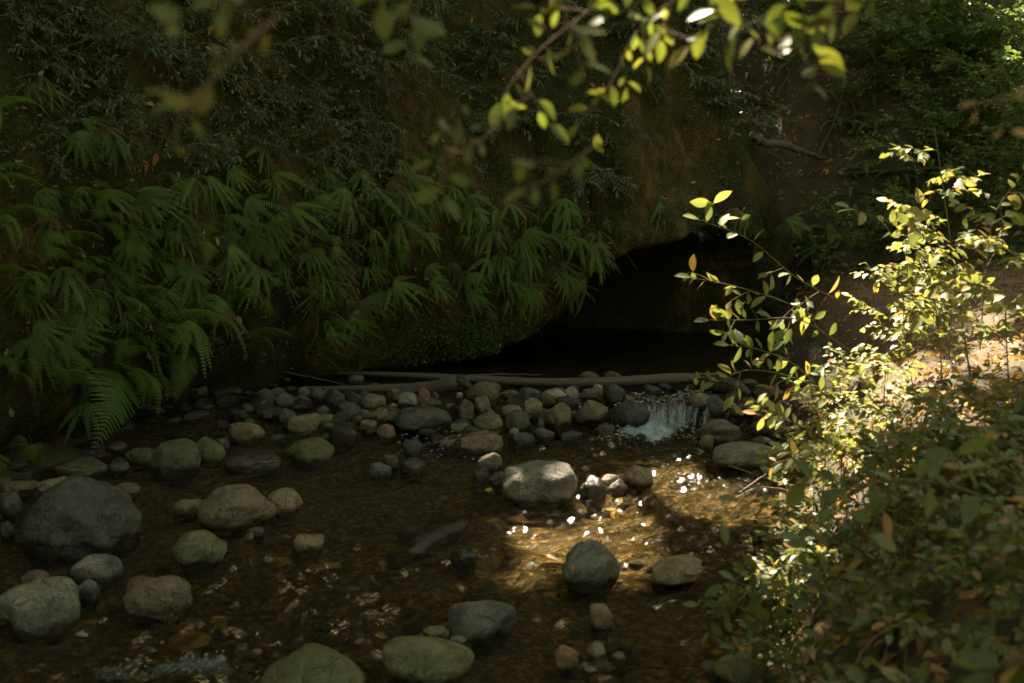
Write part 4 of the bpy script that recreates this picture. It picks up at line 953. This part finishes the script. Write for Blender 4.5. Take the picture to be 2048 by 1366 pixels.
def standing_shrub(nm, pr, p, H, size, label, cat, group, smat, nb=7, spread=1.0, top=.25, tilt=.0, zfrac=.3):
    """upright stems with side sprays; parts: stem, branches (> foliage)"""
    root = empty(nm, p); tag(root, label, cat, group); g = Geo()
    top_ = np.array([random.uniform(-.2, .2) * H + tilt * H, random.uniform(-.2, .2) * H, H]); Q = catmull([(0, 0, -.03), top_ * .5 + rng.normal(size=3) * .03 * H, top_], 12); tube(g, Q, np.linspace(.0045 * max(.7, H), .0018, 12), 5)
    link('stem', g.mesh('stem', MAT[smat]), root)
    for k in range(nb):
        u = zfrac + (1 - zfrac) * (k + .5) / nb; q = Q[min(11, int(u * 11))]; e = link('branch', pr[k % len(pr)][1], root, q); b = link('foliage', random.choice(pr)[0], e)
        e.data = b.data and e.data
        e.rotation_euler = (random.uniform(.0, .5), random.uniform(-.2, .2), k * 2.4 + random.uniform(-.3, .3)); e.scale = (size * (1.15 - .5 * u) * spread,) * 3
    return root
def matched(pr):   # foliage must sit on its own twigs
    def f(nm, p, H, size, label, cat, group, smat='stem', nb=7, tilt=0., zfrac=.3):
        root = empty(nm, p); tag(root, label, cat, group); g = Geo()
        top_ = np.array([random.uniform(-.12, .12) * H + tilt * H, random.uniform(-.12, .12) * H, H]); Q = catmull([(0, 0, -.03), top_ * .5 + rng.normal(size=3) * .03 * H, top_], 12); tube(g, Q, np.linspace(.0042 * max(.7, H), .0016, 12), 5)
        link('stem', g.mesh('stem', MAT[smat]), root)
        for k in range(nb):
            u = zfrac + (1 - zfrac) * (k + .5) / nb; q = Q[min(11, int(round(u * 11)))]; a, b = random.choice(pr)
            e = link('branch', b, root, q); link('foliage', a, e)
            e.rotation_euler = (random.uniform(-.05, .5), random.uniform(-.2, .2), k * 2.4 + random.uniform(-.3, .3)); e.scale = (size * (1.15 - .45 * u),) * 3
        return root
    return f
SH_LAYER = matched(LAYER)
for i, (px, py) in enumerate([(1800,130),(1860,160),(1900,110),(1960,140),(2020,170),(1840,200),(1900,220),(1960,260),(2030,260),(1800,200),(1870,250),(1990,320),(1930,320),(2050,340),(1850,420),(1900,380),(1980,400),(2040,430),(1820,90),(1900,40),(1960,60),(2030,90),(1760,60),(1700,40),(1620,40),(1560,20),(1720,220),(1820,520),(1700,520),(2000,480),(1780,20),(1860,10),(1940,5)]):
    p, n = hit(px, min(py + 30, 560))
    if p is None: continue
    sec = 'right edge' if px > 1940 else 'top' if py < 100 else 'middle right'
    SH_LAYER('slope_shrub', p, random.uniform(.5, 1.2), random.uniform(.6, .95), 'broad leaved layered shrub at the ' + sec + ' of the far slope', 'shrub', 'layered shrubs at the ' + sec + ' of the far slope', 'twig', random.randint(4, 7))
for (a, b, r, lb) in [
  ((1500, 285, 13), (1655, 330, 13.5), .05, 'mossy fallen branch leading down from the cliff corner'), ((1640, 318, 13), (1690, 180, 15), .018, 'reddish bare branch standing up the slope'),
  ((1697, 200, 14.5), (1712, 265, 14), .018, 'short bare branch under the fork of the reddish branch'), ((1700, 352, 13), (1990, 350, 12.5), .025, 'long thin fallen branch crossing the lower far slope'),
  ((1555, 200, 14), (1590, 120, 15.5), .012, 'thin leaning twig near the cliff corner'), ((1670, 270, 13.5), (1675, 360, 13), .008, 'thin upright dead stem in the middle of the slope'),
  ((1640, 260, 13.5), (1665, 330, 13), .008, 'crossed dead stem beside the thin upright one'), ((1540, 310, 12.5), (1590, 360, 12.3), .012, 'dead stick lying below the mossy fallen branch'),
  ((1575, 160, 14), (1578, 210, 13.8), .008, 'small vertical stick near the cliff corner')]:
    A, n1 = hit(a[0], a[1]); B, n2 = hit(b[0], b[1])
    if A is None or B is None: continue
    mid = (A + B) / 2 + np.array([0, -.1, .06]); g = Geo(); Q = catmull([A + n1 * .05, mid, B + n2 * .09], 20); Q += rng.normal(size=Q.shape) * r * .25; tube(g, Q, np.linspace(r, r * .5, 20), 6, rough=.12)
    tag(link('fallen_branch', g.mesh('fallen_branch', MAT['bark'])), lb, 'branch')

# ------------------------------------------------------------------ near bank shrubs
YOUNG = protos(6, 'young', 'stem', L=.42, leaf=.085, nl=12, tpl=LEAF_OVATE, branches=3, whorl=False, droop=.25)
NEAR = protos(5, 'near', 'stem', L=.36, leaf=.095, nl=9, tpl=LEAF_OVAL, branches=4, whorl=False, droop=.3)
BERRY = protos(4, 'near', 'stem', L=.26, leaf=.06, nl=12, tpl=LEAF_OVATE, branches=5, whorl=False, droop=.4)
sh_young, sh_near, sh_berry = matched(YOUNG), matched(NEAR), matched(BERRY)
def ground_at(x, y): return np.array([x, y, float(G(x, y))])
# named plants: base pixel column and depth on the bank, height, label
def col_at(px, D): x = (px - 1024) / FPX * D * 1.0; return ground_at(x, D)
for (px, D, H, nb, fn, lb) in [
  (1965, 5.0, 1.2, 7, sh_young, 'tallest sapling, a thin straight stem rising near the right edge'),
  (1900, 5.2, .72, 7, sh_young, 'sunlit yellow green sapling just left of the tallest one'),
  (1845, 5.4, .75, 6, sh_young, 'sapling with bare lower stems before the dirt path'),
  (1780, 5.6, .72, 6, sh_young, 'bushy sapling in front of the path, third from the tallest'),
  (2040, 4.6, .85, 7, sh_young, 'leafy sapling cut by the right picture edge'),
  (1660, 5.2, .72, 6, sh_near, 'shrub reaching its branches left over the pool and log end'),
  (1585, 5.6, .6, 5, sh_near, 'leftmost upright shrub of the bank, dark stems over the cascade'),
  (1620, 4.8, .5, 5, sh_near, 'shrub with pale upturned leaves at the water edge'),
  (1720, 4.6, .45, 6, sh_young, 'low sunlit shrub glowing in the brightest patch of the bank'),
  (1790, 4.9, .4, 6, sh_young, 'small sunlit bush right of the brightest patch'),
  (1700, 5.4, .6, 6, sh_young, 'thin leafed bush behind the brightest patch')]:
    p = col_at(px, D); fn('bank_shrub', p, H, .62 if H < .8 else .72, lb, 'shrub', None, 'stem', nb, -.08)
cnt = 0
for _ in range(600):
    y = 2.1 + 3.7 * random.random() ** 1.3; x = random.uniform(.75, 3.2); xe = float(np.interp(y, XE_Y, XE_X)); px = 1024 + x / y * FPX
    if x < xe + .1 or px > 2150 : continue
    if y > 4.6 and random.random() < .4: continue
    if y > 4.2 and px > 1790: continue
    p = ground_at(x, y); H = random.uniform(.12, .30) * (1 if y < 4 else 1.1); fn = random.choice([sh_near, sh_berry, sh_berry, sh_near])
    sec = 'lower right corner' if y < 3.2 else 'middle of the near bank' if y < 4.4 else 'sunlit upper part of the near bank'
    fn('bank_plant', p, H, random.uniform(.4, .75), 'low leafy plant in the ' + sec, 'plant', 'low plants in the ' + sec, 'stem', random.randint(3, 5), 0, .4)
    cnt += 1
    if cnt > 62: break
# arching branches over the water, drawn stem by stem
def leafy_branch(nm, pts, leaf, n, mat, label, cat='branch', tpl=LEAF_OVAL, r=.003, sd=0, hangy=.2, side=1.0, smat='stem', u0=.12):
    rr = np.random.default_rng(sd); Q = catmull([pt(*p) for p in pts], 24); root = empty(nm, Q[0]); tag(root, label, cat); Q = Q - Q[0]
    g = Geo(); tube(g, Q, np.linspace(r, r * .4, 24), 5)
    T = np.gradient(Q, axis=0); P, D, N, L = [], [], [], []
    def lf(p, t, sgn):
        s = unit(np.cross(t, (0, -1, .3))) * sgn
        P.append(p + rr.normal(size=3) * .003); D.append(unit(t * rr.uniform(.2, 1.1) + side * s + rr.normal(size=3) * .4 - (0, 0, hangy))); N.append(unit(np.array([0, -.45, .8]) + rr.normal(size=3) * .85)); L.append(leaf * rr.uniform(.5, 1.15))
    nt = max(2, n // 5)
    for i in range(n):
        u = u0 + (1 - u0) * min(1, (i + rr.uniform(.1, .9)) / n); k = min(23, int(u * 23)); t = unit(T[k]); sgn = 1 if rr.random() < .5 else -1
        if i % 5 == 2:                                        # a side twig with a tuft of its own
            s = unit(np.cross(t, (0, -1, .3))) * sgn; d = unit(t * .7 + s * .8 + rr.normal(size=3) * .3); q = Q[k] + d[None] * np.linspace(0, leaf * 1.5, 6)[:, None]; q[:, 2] -= np.linspace(0, 1, 6) ** 2 * leaf * .3
            tube(g, q, np.linspace(r * .5, r * .25, 6), 4)
            for j in range(int(rr.integers(2, 5))): lf(q[5 - j], unit(q[5] - q[3]), 1 if j % 2 else -1)
        elif rr.random() < .88: lf(Q[k], t, sgn)
    link('stem', g.mesh('stem', MAT[smat]), root)
    P.append(Q[-1]); D.append(unit(T[-1])); N.append(unit((0, -.5, .8))); L.append(leaf)
    g = Geo(); add_leaves(g, tpl, P, D, N, np.array(L)); link('foliage', g.mesh('foliage', MAT[mat]), root); return root
for i, (pts, leaf, n, lb) in enumerate([
  ([(1720, 620, 5.2), (1600, 560, 5.1), (1500, 480, 5.0), (1400, 440, 4.9)], .062, 13, 'highest arching twig with pale leaves before the cave arch'),
  ([(1640, 640, 5.2), (1560, 600, 5.1), (1460, 570, 5.0), (1385, 555, 4.95)], .06, 10, 'arching twig with two lone leaves before the black cave'),
  ([(1700, 700, 5.2), (1600, 640, 5.1), (1500, 640, 5.0), (1420, 640, 4.9)], .06, 15, 'twig of rounded grey green leaves before the cave, at mid height'),
  ([(1660, 800, 5.2), (1590, 730, 5.1), (1520, 700, 5.0), (1460, 690, 4.95)], .058, 14, 'twig of grey green leaves hanging before the right end of the cave'),
  ([(1700, 820, 5.1), (1600, 760, 5.0), (1500, 740, 4.9), (1430, 765, 4.85)], .055, 16, 'yellowish leafy twig over the end of the log'),
  ([(1760, 960, 4.6), (1680, 900, 4.5), (1600, 850, 4.5), (1515, 828, 4.5)], .045, 16, 'small sunlit twig pointing left over the black wet stones'),
  ([(1720, 1010, 4.2), (1620, 930, 4.2), (1570, 900, 4.2)], .05, 8, 'short twig with blurred leaves before the wide speckled boulder'),
  ([(1760, 1130, 3.3), (1640, 1050, 3.2), (1540, 1010, 3.2), (1480, 1000, 3.2)], .055, 9, 'blurred twig hanging over the sunlit riffle'),
  ([(1780, 1240, 3.0), (1660, 1150, 3.0), (1540, 1130, 3.0), (1450, 1170, 3.0)], .055, 13, 'blurred dark leaved twig over the peaked boulder side'),
  ([(1570, 1366, 3.1), (1545, 1270, 3.1), (1500, 1220, 3.1), (1400, 1210, 3.1)], .042, 16, 'dark leaved twig above the dark green boulder at the bottom'),
  ([(1580, 1366, 3.1), (1560, 1280, 3.1), (1530, 1200, 3.1), (1470, 1160, 3.1)], .045, 14, 'upright dark leaved twig beside the green boulder'),
  ([(1880, 700, 5.0), (1860, 560, 5.0), (1800, 460, 4.9), (1700, 415, 4.8)], .055, 14, 'sunlit yellow green twig arching left in front of the far slope'),
  ([(1960, 700, 4.8), (1970, 560, 4.8), (1990, 430, 4.8), (2048, 345, 4.8)], .06, 15, 'bright yellow green twig at the right edge below the dark slope'),
  ([(1900, 720, 4.9), (1880, 600, 4.9), (1850, 500, 4.9), (1840, 410, 4.9)], .055, 14, 'upright sunlit twig with broad leaves right of the arching one'),
  ([(2000, 1010, 2.4), (1900, 970, 2.3), (1780, 960, 2.3), (1700, 980, 2.3)], .06, 9, 'very blurred dark green leaves crossing the right bank'),
  ([(2070, 1330, 1.6), (2030, 1310, 1.6), (1990, 1340, 1.6)], .06, 4, 'large blurred dark leaves in the bottom right corner')]):
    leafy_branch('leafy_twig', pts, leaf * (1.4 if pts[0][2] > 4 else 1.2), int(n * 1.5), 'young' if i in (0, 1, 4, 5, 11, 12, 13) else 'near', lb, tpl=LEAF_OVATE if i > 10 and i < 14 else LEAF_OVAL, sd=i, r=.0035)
# overhead branches at the top of the picture
for i, (pts, leaf, n, side, lb) in enumerate([
  ([(1290, -60, 1.9), (1180, 20, 1.9), (1080, 100, 1.95), (1020, 170, 2.0), (1005, 200, 2.0)], .056, 15, 1.0, 'overhead branch with oval yellow green leaves ending left above the cliff'),
  ([(1420, -40, 2.0), (1320, 20, 2.0), (1270, 70, 2.05), (1220, 170, 2.1), (1160, 245, 2.1)], .04, 26, .5, 'overhead branch with folded sunlit leaves reaching furthest down'),
  ([(1500, -60, 1.9), (1460, 10, 1.9), (1400, 70, 1.9), (1380, 90, 1.9)], .052, 10, .9, 'short overhead branch with yellow leaves at the top right of centre'),
  ([(1720, -70, 1.8), (1690, -10, 1.8), (1660, 40, 1.8), (1620, 60, 1.8)], .058, 12, 1.0, 'overhead branch with broad yellow leaves against the far slope'),
  ([(1620, -80, 1.8), (1590, -20, 1.8), (1570, 20, 1.8)], .058, 9, 1.0, 'overhead leaf cluster at the top edge between two branches'),
  ([(1180, -90, 1.7), (1150, -30, 1.7), (1130, 40, 1.7), (1150, 70, 1.7)], .055, 10, 1.0, 'overhead leaf cluster hanging at the top edge above the cave'),
  ([(880, -60, 1.6), (850, -30, 1.6), (820, 0, 1.6)], .055, 5, 1.0, 'few big leaves hanging at the top edge left of centre'),
  ([(760, -80, 1.5), (755, -40, 1.5), (760, 0, 1.5)], .055, 4, .6, 'single drooping leaf group at the top edge, furthest left but one'),
  ([(560, 30, 1.15), (500, 80, 1.15), (450, 130, 1.15), (400, 180, 1.15), (350, 205, 1.15)], .042, 15, .9, 'strongly blurred yellow green twig in front of the left cliff'),
  ([(1060, 190, 1.7), (1000, 240, 1.65), (950, 290, 1.6), (870, 320, 1.6)], .042, 14, .9, 'blurred dim twig hanging before the middle of the cliff'),
  ([(1190, 290, 1.5), (1150, 320, 1.5), (1110, 350, 1.5), (1060, 375, 1.5)], .045, 8, .7, 'faint dark blurred twig just above the cave arch'),
  ([(470, -60, 1.2), (455, -20, 1.2), (450, 5, 1.2)], .04, 4, .8, 'tiny blurred leaf group on the top edge at the left'),
  ([(1340, -70, 1.8), (1310, -30, 1.8), (1270, 10, 1.8), (1225, 30, 1.8)], .05, 10, 1.0, 'small overhead spray at the top edge right of the long folded one'),
  ([(1560, -80, 1.9), (1520, -30, 1.9), (1480, 5, 1.9), (1430, 20, 1.9)], .05, 10, 1.0, 'small overhead spray between the two broad leaved clusters'),
  ([(1780, -70, 1.9), (1750, -20, 1.9), (1720, 20, 1.9)], .05, 8, 1.0, 'last overhead spray towards the right at the top edge'),
  ([(2080, 140, 1.5), (2040, 180, 1.5), (1990, 200, 1.5), (1960, 205, 1.5)], .03, 4, .8, 'blurred reddish leaves at the right edge before the far slope')]):
    leafy_branch('overhead_branch', pts, leaf * (.72 if i == 8 else .95), max(4, int(n * (.8 if i < 2 else .95))), 'dry' if i == 15 else 'over', lb, tpl=LEAF_OVAL, sd=40 + i, r=.0022, side=side, smat='twig', hangy=.25)
# ------------------------------------------------------------------ unseen trees added for shade: crowns laid along sun rays, gaps cut for sun patches
SPOTS = []
def spot(px, py, r, D=None, k=1.0):
    if D is None: p, n = hit(px, py)
    else: p = pt(px, py, D)
    if p is not None: SPOTS.append((p, r, k))
for s_ in [(1240, 915, .08), (1310, 940, .18), (1015, 965, .07), (1310, 965, .13), (1370, 1010, .22), (1455, 1010, .2), (1530, 1015, .15), (1420, 1020, .14), (1045, 1072, .06), (1080, 1090, .08), (1125, 1092, .15), (1190, 1065, .16), (1245, 1095, .15), (1060, 1140, .08), (1240, 1150, .10),
           (1700, 760, .10), (1740, 810, .18), (1800, 780, .12), (1690, 900, .26), (1840, 750, .1), (1760, 880, .2), (1650, 950, .16), (1760, 960, .12), (1570, 1045, .08), (1600, 1000, .12), (1820, 860, .12), (1900, 770, .07), (2035, 690, .2), (1980, 655, .08), (2015, 725, .12), (1700, 1040, .08)]: spot(*s_)
for s_ in [(1720, 430, .07, 4.9), (1850, 440, .10, 4.9), (1990, 400, .12, 4.8), (1900, 540, .10, 5.0), (1430, 445, .14, 4.9), (1420, 560, .09, 4.9), (1480, 640, .10, 5.0), (1690, 740, .15, 5.2), (1540, 840, .10, 4.5), (1480, 760, .09, 4.9), (1620, 640, .1, 5.1), (1700, 520, .1, 5.0), (1820, 700, .18, 5.0), (1760, 720, .2, 5.0), (1660, 860, .15, 4.6),
           (1240, 60, .09, 2.05), (1210, 160, .07, 2.1), (1170, 240, .06, 2.1), (1300, 20, .09, 2.0), (1080, 60, .05, 1.9), (1275, 942, .14, 6.15), (1215, 955, .05, 6.1), (1660, 40, .06, 1.8)]: spot(*s_)
for (px, py, r) in [(2035, 15, .26), (2000, 45, .12), (1990, 10, .2)]:
    p, n = hit(px, py + 30); spot(px, py, r, p[1] - .6)
SPp = np.array([s[0] for s in SPOTS]); SPr = np.array([s[1] for s in SPOTS])
SHADE_TREES = [(-5.5, 12.5, 11), (-1.5, 14.5, 12), (3.2, 22, 14), (10.5, 16.5, 13), (11, 10, 12), (-7.0, 9.0, 11), (5.8, 23.5, 13), (14, 20, 13), (-4, 19, 12), (1, 24, 12), (-7.5, 2, 10), (-9, -8, 9), (-2, -9, 9), (5, -8.5, 9), (12, -8, 9), (13, 1, 9)]
def in_gap(P, grow=1.0, pad=0.0):
    bad = np.zeros(len(P), bool)
    for q, r in zip(SPp, SPr):
        v = P - q; t = v @ S; d2 = (v ** 2).sum(1) - t ** 2; bad |= (d2 < (r * grow + pad) ** 2) & (t > 0)
    return bad
n1_, n2_, n3_ = 42000, 19000, 5000
NL = n1_ + n2_ + n3_
SH = np.stack([np.concatenate([rng.uniform(-4.6, 5.2, n1_), rng.uniform(.8, 11, n2_), rng.uniform(-9, 13, n3_)]), np.concatenate([rng.uniform(.3, 12.5, n1_), rng.uniform(10, 20, n2_), rng.uniform(-1, 24, n3_)]), np.full(NL, .4)], 1)   # where each leaf's shadow falls
gz = 11.5 + rng.random(NL) * 5.0
P = SH + S * ((gz - .4) / S[2])[:, None]; SZ = rng.uniform(.22, .38, NL)  # leaves set along the sun rays to shade the creek
keep = ~in_gap(P, 1.1, SZ * .50)
P, SZ = P[keep], SZ[keep]
# unseen leaves added behind the camera and at right to cut low sky light
m_ = 9000; bx = rng.uniform(-13, 15, m_); Pb_ = np.stack([bx, -6.5 - rng.random(m_) * 3, rng.random(m_) * 4.0], 1)
m_ = 6000; Pr_ = np.stack([11 + rng.random(m_) * 3, rng.uniform(-7, 9, m_), .5 + rng.random(m_) * 5], 1)
Pl_ = np.stack([rng.uniform(-7.5, -1.3, 3000), rng.uniform(-3, 6.2, 3000), rng.uniform(6.2, 9, 3000)], 1)  # unseen overhead leaves added to darken the left side
P = np.concatenate([P, Pb_, Pr_, Pl_]); SZ = np.concatenate([SZ, rng.uniform(.3, .5, 18000)])
tx_ = np.array([(t[0], t[1]) for t in SHADE_TREES]); own = np.argmin(((P[:, None, :2] - tx_[None] - np.array([[[0, -2.5]]])) ** 2).sum(2), 1)
LV = leaf_tpl(.6, 2, .15, .2, .45)
for i, (tx, ty, th) in enumerate(SHADE_TREES):
    k = own == i
    if k.sum() < 10: continue
    base = np.array([tx, ty, 0.]); zz, nn = None, None
    loc, _, _, _ = BV.ray_cast(Vector((tx, ty, 30)), Vector((0, 0, -1))); base[2] = (loc[2] if loc else 0) - .2
    if -6 < tx < 2 and ty > 10: base[2] = max(base[2], 5.0)
    root = empty('tree', base); tag(root, ['unseen shade tree on the cliff top far left', 'unseen shade tree on the cliff top above the fern wall', 'unseen shade tree on the ridge behind the far slope', 'unseen shade tree at the right end of the far slope', 'unseen shade tree beside the path at the far right', 'unseen shade tree leaning over the left cliff', 'hindmost unseen shade tree behind the far slope', 'rearmost unseen shade tree at the far right', 'rear unseen shade tree behind the left cliff', 'rear unseen shade tree behind the cave cliff', 'unseen shade tree behind the camera at the far left', 'unseen shade tree behind the camera left of the middle', 'unseen shade tree behind the camera right of the middle', 'unseen shade tree behind the camera at the far right', 'unseen shade tree on the bank right of the camera', 'unseen shade tree arching over the left shore beside the camera'][i], 'tree', 'unseen trees added to shade the creek')
    Q = P[k]; top = np.array([Q[:, 0].mean() * .5 + tx * .5, Q[:, 1].mean() * .5 + ty * .5, Q[:, 2].max()])
    g = Geo(); tr_ = catmull([base - base, (top - base) * .45 + rng.normal(size=3) * .15, top - base], 14); tube(g, tr_, np.linspace(.22, .05, 14), 9, rough=.06)
    for j in range(26):
        tgt = Q[rng.integers(len(Q))] - base; a = tr_[rng.integers(5, 13)]; mid = (a + tgt) / 2 + np.array([0, 0, .3])
        Lb = catmull([a, mid, tgt], 10)
        if in_gap(Lb + base, 1.1).any(): continue
        tube(g, Lb, np.linspace(.05, .008, 10), 5)
    link('trunk', g.mesh('trunk', MAT['bark']), root)
    g = Geo(); n_ = k.sum(); D = rng.normal(size=(n_, 3)); D[:, 2] -= .3; N = rng.normal(size=(n_, 3)) * .55 + S
    add_leaves(g, LV, Q - base, D, N, SZ[k]); link('crown', g.mesh('crown', MAT['shade_canopy']), root)

# ------------------------------------------------------------------ labels: repeats say which landmark of the scene they stand by
bpy.context.view_layer.update()
LM = [(342, 132, 'the pale round dead leaf'), (118, 103, 'the orange leaf pair in the corner'), (310, 215, 'the orange leaf under the blurred twig'), (300, 310, 'the two hanging orange leaves'),
 (430, 472, 'the upright tan dead leaf'), (628, 524, 'the slanted tan dead leaf'), (647, 570, 'the flat orange dead leaf'), (446, 600, 'the pale leaf on the lady fern'), (832, 540, 'the tan leaf amid the middle ferns'),
 (1112, 546, 'the pinkish leaf by the cave fringe'), (1085, 585, 'the leaf nearest the cave mouth'), (20, 815, 'the round leaf low at left'), (265, 75, 'the orange leaf high at left'), (425, 50, 'the orange leaf near the top edge'),
 (715, 90, 'the leaf beside the hanging roots'), (487, 228, 'the small orange leaf by the shrubs'), (1180, 165, 'the dry leaf pair above the cave'), (400, 150, 'the strongly blurred hanging twig'), (750, 250, 'the bundle of dangling roots'),
 (290, 800, 'the largest lady fern'), (560, 690, 'the lady fern nearest the pool'), (60, 380, 'the arching sword fern at left'), (880, 690, 'the bright green mossy foot'), (1280, 430, 'the crown of the cave arch'), (1240, 500, 'the left shoulder of the cave'),
 (1500, 540, 'the right side of the cave'), (1010, 690, 'the low left end of the cave'), (1040, 150, 'the left overhead branch'), (1200, 170, 'the lowest overhead leaves'), (1460, 250, 'the corner of the cliff'), (1590, 310, 'the mossy fallen branch'), (1665, 250, 'the reddish bare branch'),
 (1850, 350, 'the long fallen branch'), (2030, 30, 'the sunlit leaves in the far corner'), (1700, 110, 'the uppermost sword fern'), (1970, 380, 'the tip of the tallest sapling'), (1900, 560, 'the sapling left of the tallest'), (1780, 560, 'the bushy sapling before the path'),
 (1720, 740, 'the brightest sunlit patch'), (1650, 900, 'the sunlit bank edge'), (1600, 1050, 'the pale stone below the shrubs'), (1720, 1310, 'the curved bare stem'), (1480, 1340, 'the dark green bottom boulder'), (2000, 1320, 'the blurred corner leaves'), (1850, 960, 'the blurred dark leaves'), (1560, 1140, 'the small tan bank stone'),
 (165, 1040, 'the largest dark boulder'), (110, 970, 'the flat tan shore stone'), (345, 920, 'the tall olive boulder'), (470, 1015, 'the purple brown boulder'), (566, 1005, 'the round tan stone'), (397, 1100, 'the cracked greenish stone'), (80, 1215, 'the pale grey green boulder'), (315, 1195, 'the egg shaped boulder'), (630, 1340, 'the rough mossy bottom rock'),
 (850, 1310, 'the broad moss patched boulder'), (960, 1240, 'the smooth oval boulder'), (1180, 1135, 'the tall grey boulder'), (1350, 1140, 'the peaked tan boulder'), (1205, 1235, 'the angular tan stone'), (1135, 1315, 'the pinkish stone'), (1080, 970, 'the sunlit dome boulder'), (1275, 950, 'the golden sunlit stone'), (1495, 910, 'the wide speckled boulder'),
 (860, 1090, 'the sunken branch'), (823, 930, 'the striped wet stone'), (617, 1080, 'the stone with a glint'), (945, 880, 'the long brown slab'), (688, 865, 'the blue black slate'), (772, 862, 'the rusty red stone'), (612, 845, 'the tan wedge stone'), (850, 838, 'the largest dam rock'), (1120, 830, 'the big upright tan block'),
 (1184, 825, 'the brown rounded dam stone'), (1258, 826, 'the dark ball like stone'), (1340, 830, 'the little waterfall'), (1425, 815, 'the black shiny stone'), (1520, 808, 'the grey oval bank stone'), (970, 785, 'the brown domed stone'), (815, 800, 'the pale slanted stone'), (705, 795, 'the left end of the driftwood'), (518, 808, 'the shiny bluish corner stone'),
 (488, 864, 'the tan stone by the dam'), (620, 905, 'the long green tinged stone'), (508, 920, 'the flat black wet stone'), (188, 1136, 'the grey stone below the largest'), (1060, 765, 'the middle of the long log'), (740, 750, 'the thin end of the long log'), (930, 770, 'the broken driftwood knuckle'), (375, 1258, 'the orange sunken rock')]
def centre(o):
    pts = []
    for q in [o] + list(o.children_recursive):
        if q.type == 'MESH': pts += [q.matrix_world @ Vector(c) for c in (q.bound_box[0], q.bound_box[6])]
    return np.mean([p[:] for p in pts], axis=0)
BASE = {'tree': None}
by = {}
for o in sc.objects:
    if o.parent is None and o.get('label') and o.get('category'): by.setdefault(o['label'], []).append(o)
used = set(by)
SHORT = [('five-finger fern', 'five-finger fern'), ('feathery fern', 'small feathery fern'), ('shrub branch hanging', 'dark hanging shrub'), ('creeper', 'small leaved creeper'), ('sword fern clump', 'sword fern clump'), ('layered shrub', 'broad leaved shrub'), ('low leafy plant', 'low leafy plant'),
         ('root', 'thin dry root'), ('twig', 'thin bare twig'), ('cobble', 'small cobble'), ('pebble', 'small submerged pebble'), ('dark stone at', 'small dark shore stone')]
for lb, os_ in by.items():
    if len(os_) < 2: continue
    b0 = next((v for k, v in SHORT if k in lb), None)
    if b0 is None: continue
    sz = lb.split()[0] + ' ' if lb.split()[0] in ('small', 'large') and b0.startswith('five') else ''
    for o in os_:
        v = centre(o) - np.array([0, 0, CAMZ]); dz = v[1] * cp - v[2] * sp
        if dz <= 0.1: continue
        X = 1024 + FPX * v[0] / dz; Y = 683 - FPX * (v[1] * sp + v[2] * cp) / dz
        if not (-400 <= X <= 2450 and -400 <= Y <= 1700): continue
        near = sorted(LM, key=lambda q: (q[0] - X) ** 2 + (q[1] - Y) ** 2)[:70]
        for x, y, nm in near:
            dx, dy = X - x, Y - y; d = math.hypot(dx, dy); a = math.degrees(math.atan2(-dy, dx)) % 360
            w_ = ['right of', 'up and right of', 'above', 'up and left of', 'left of', 'down and left of', 'below', 'down and right of'][int((a + 22.5) // 45) % 8]
            if d < 14: w_ = 'right beside'
            elif d < 55: w_ = 'just ' + w_
            elif d > 150: w_ = 'far ' + w_
            l2 = '%s%s %s %s' % (sz, b0, w_, nm)
            if l2 not in used: break
        used.add(l2); o['label'] = l2
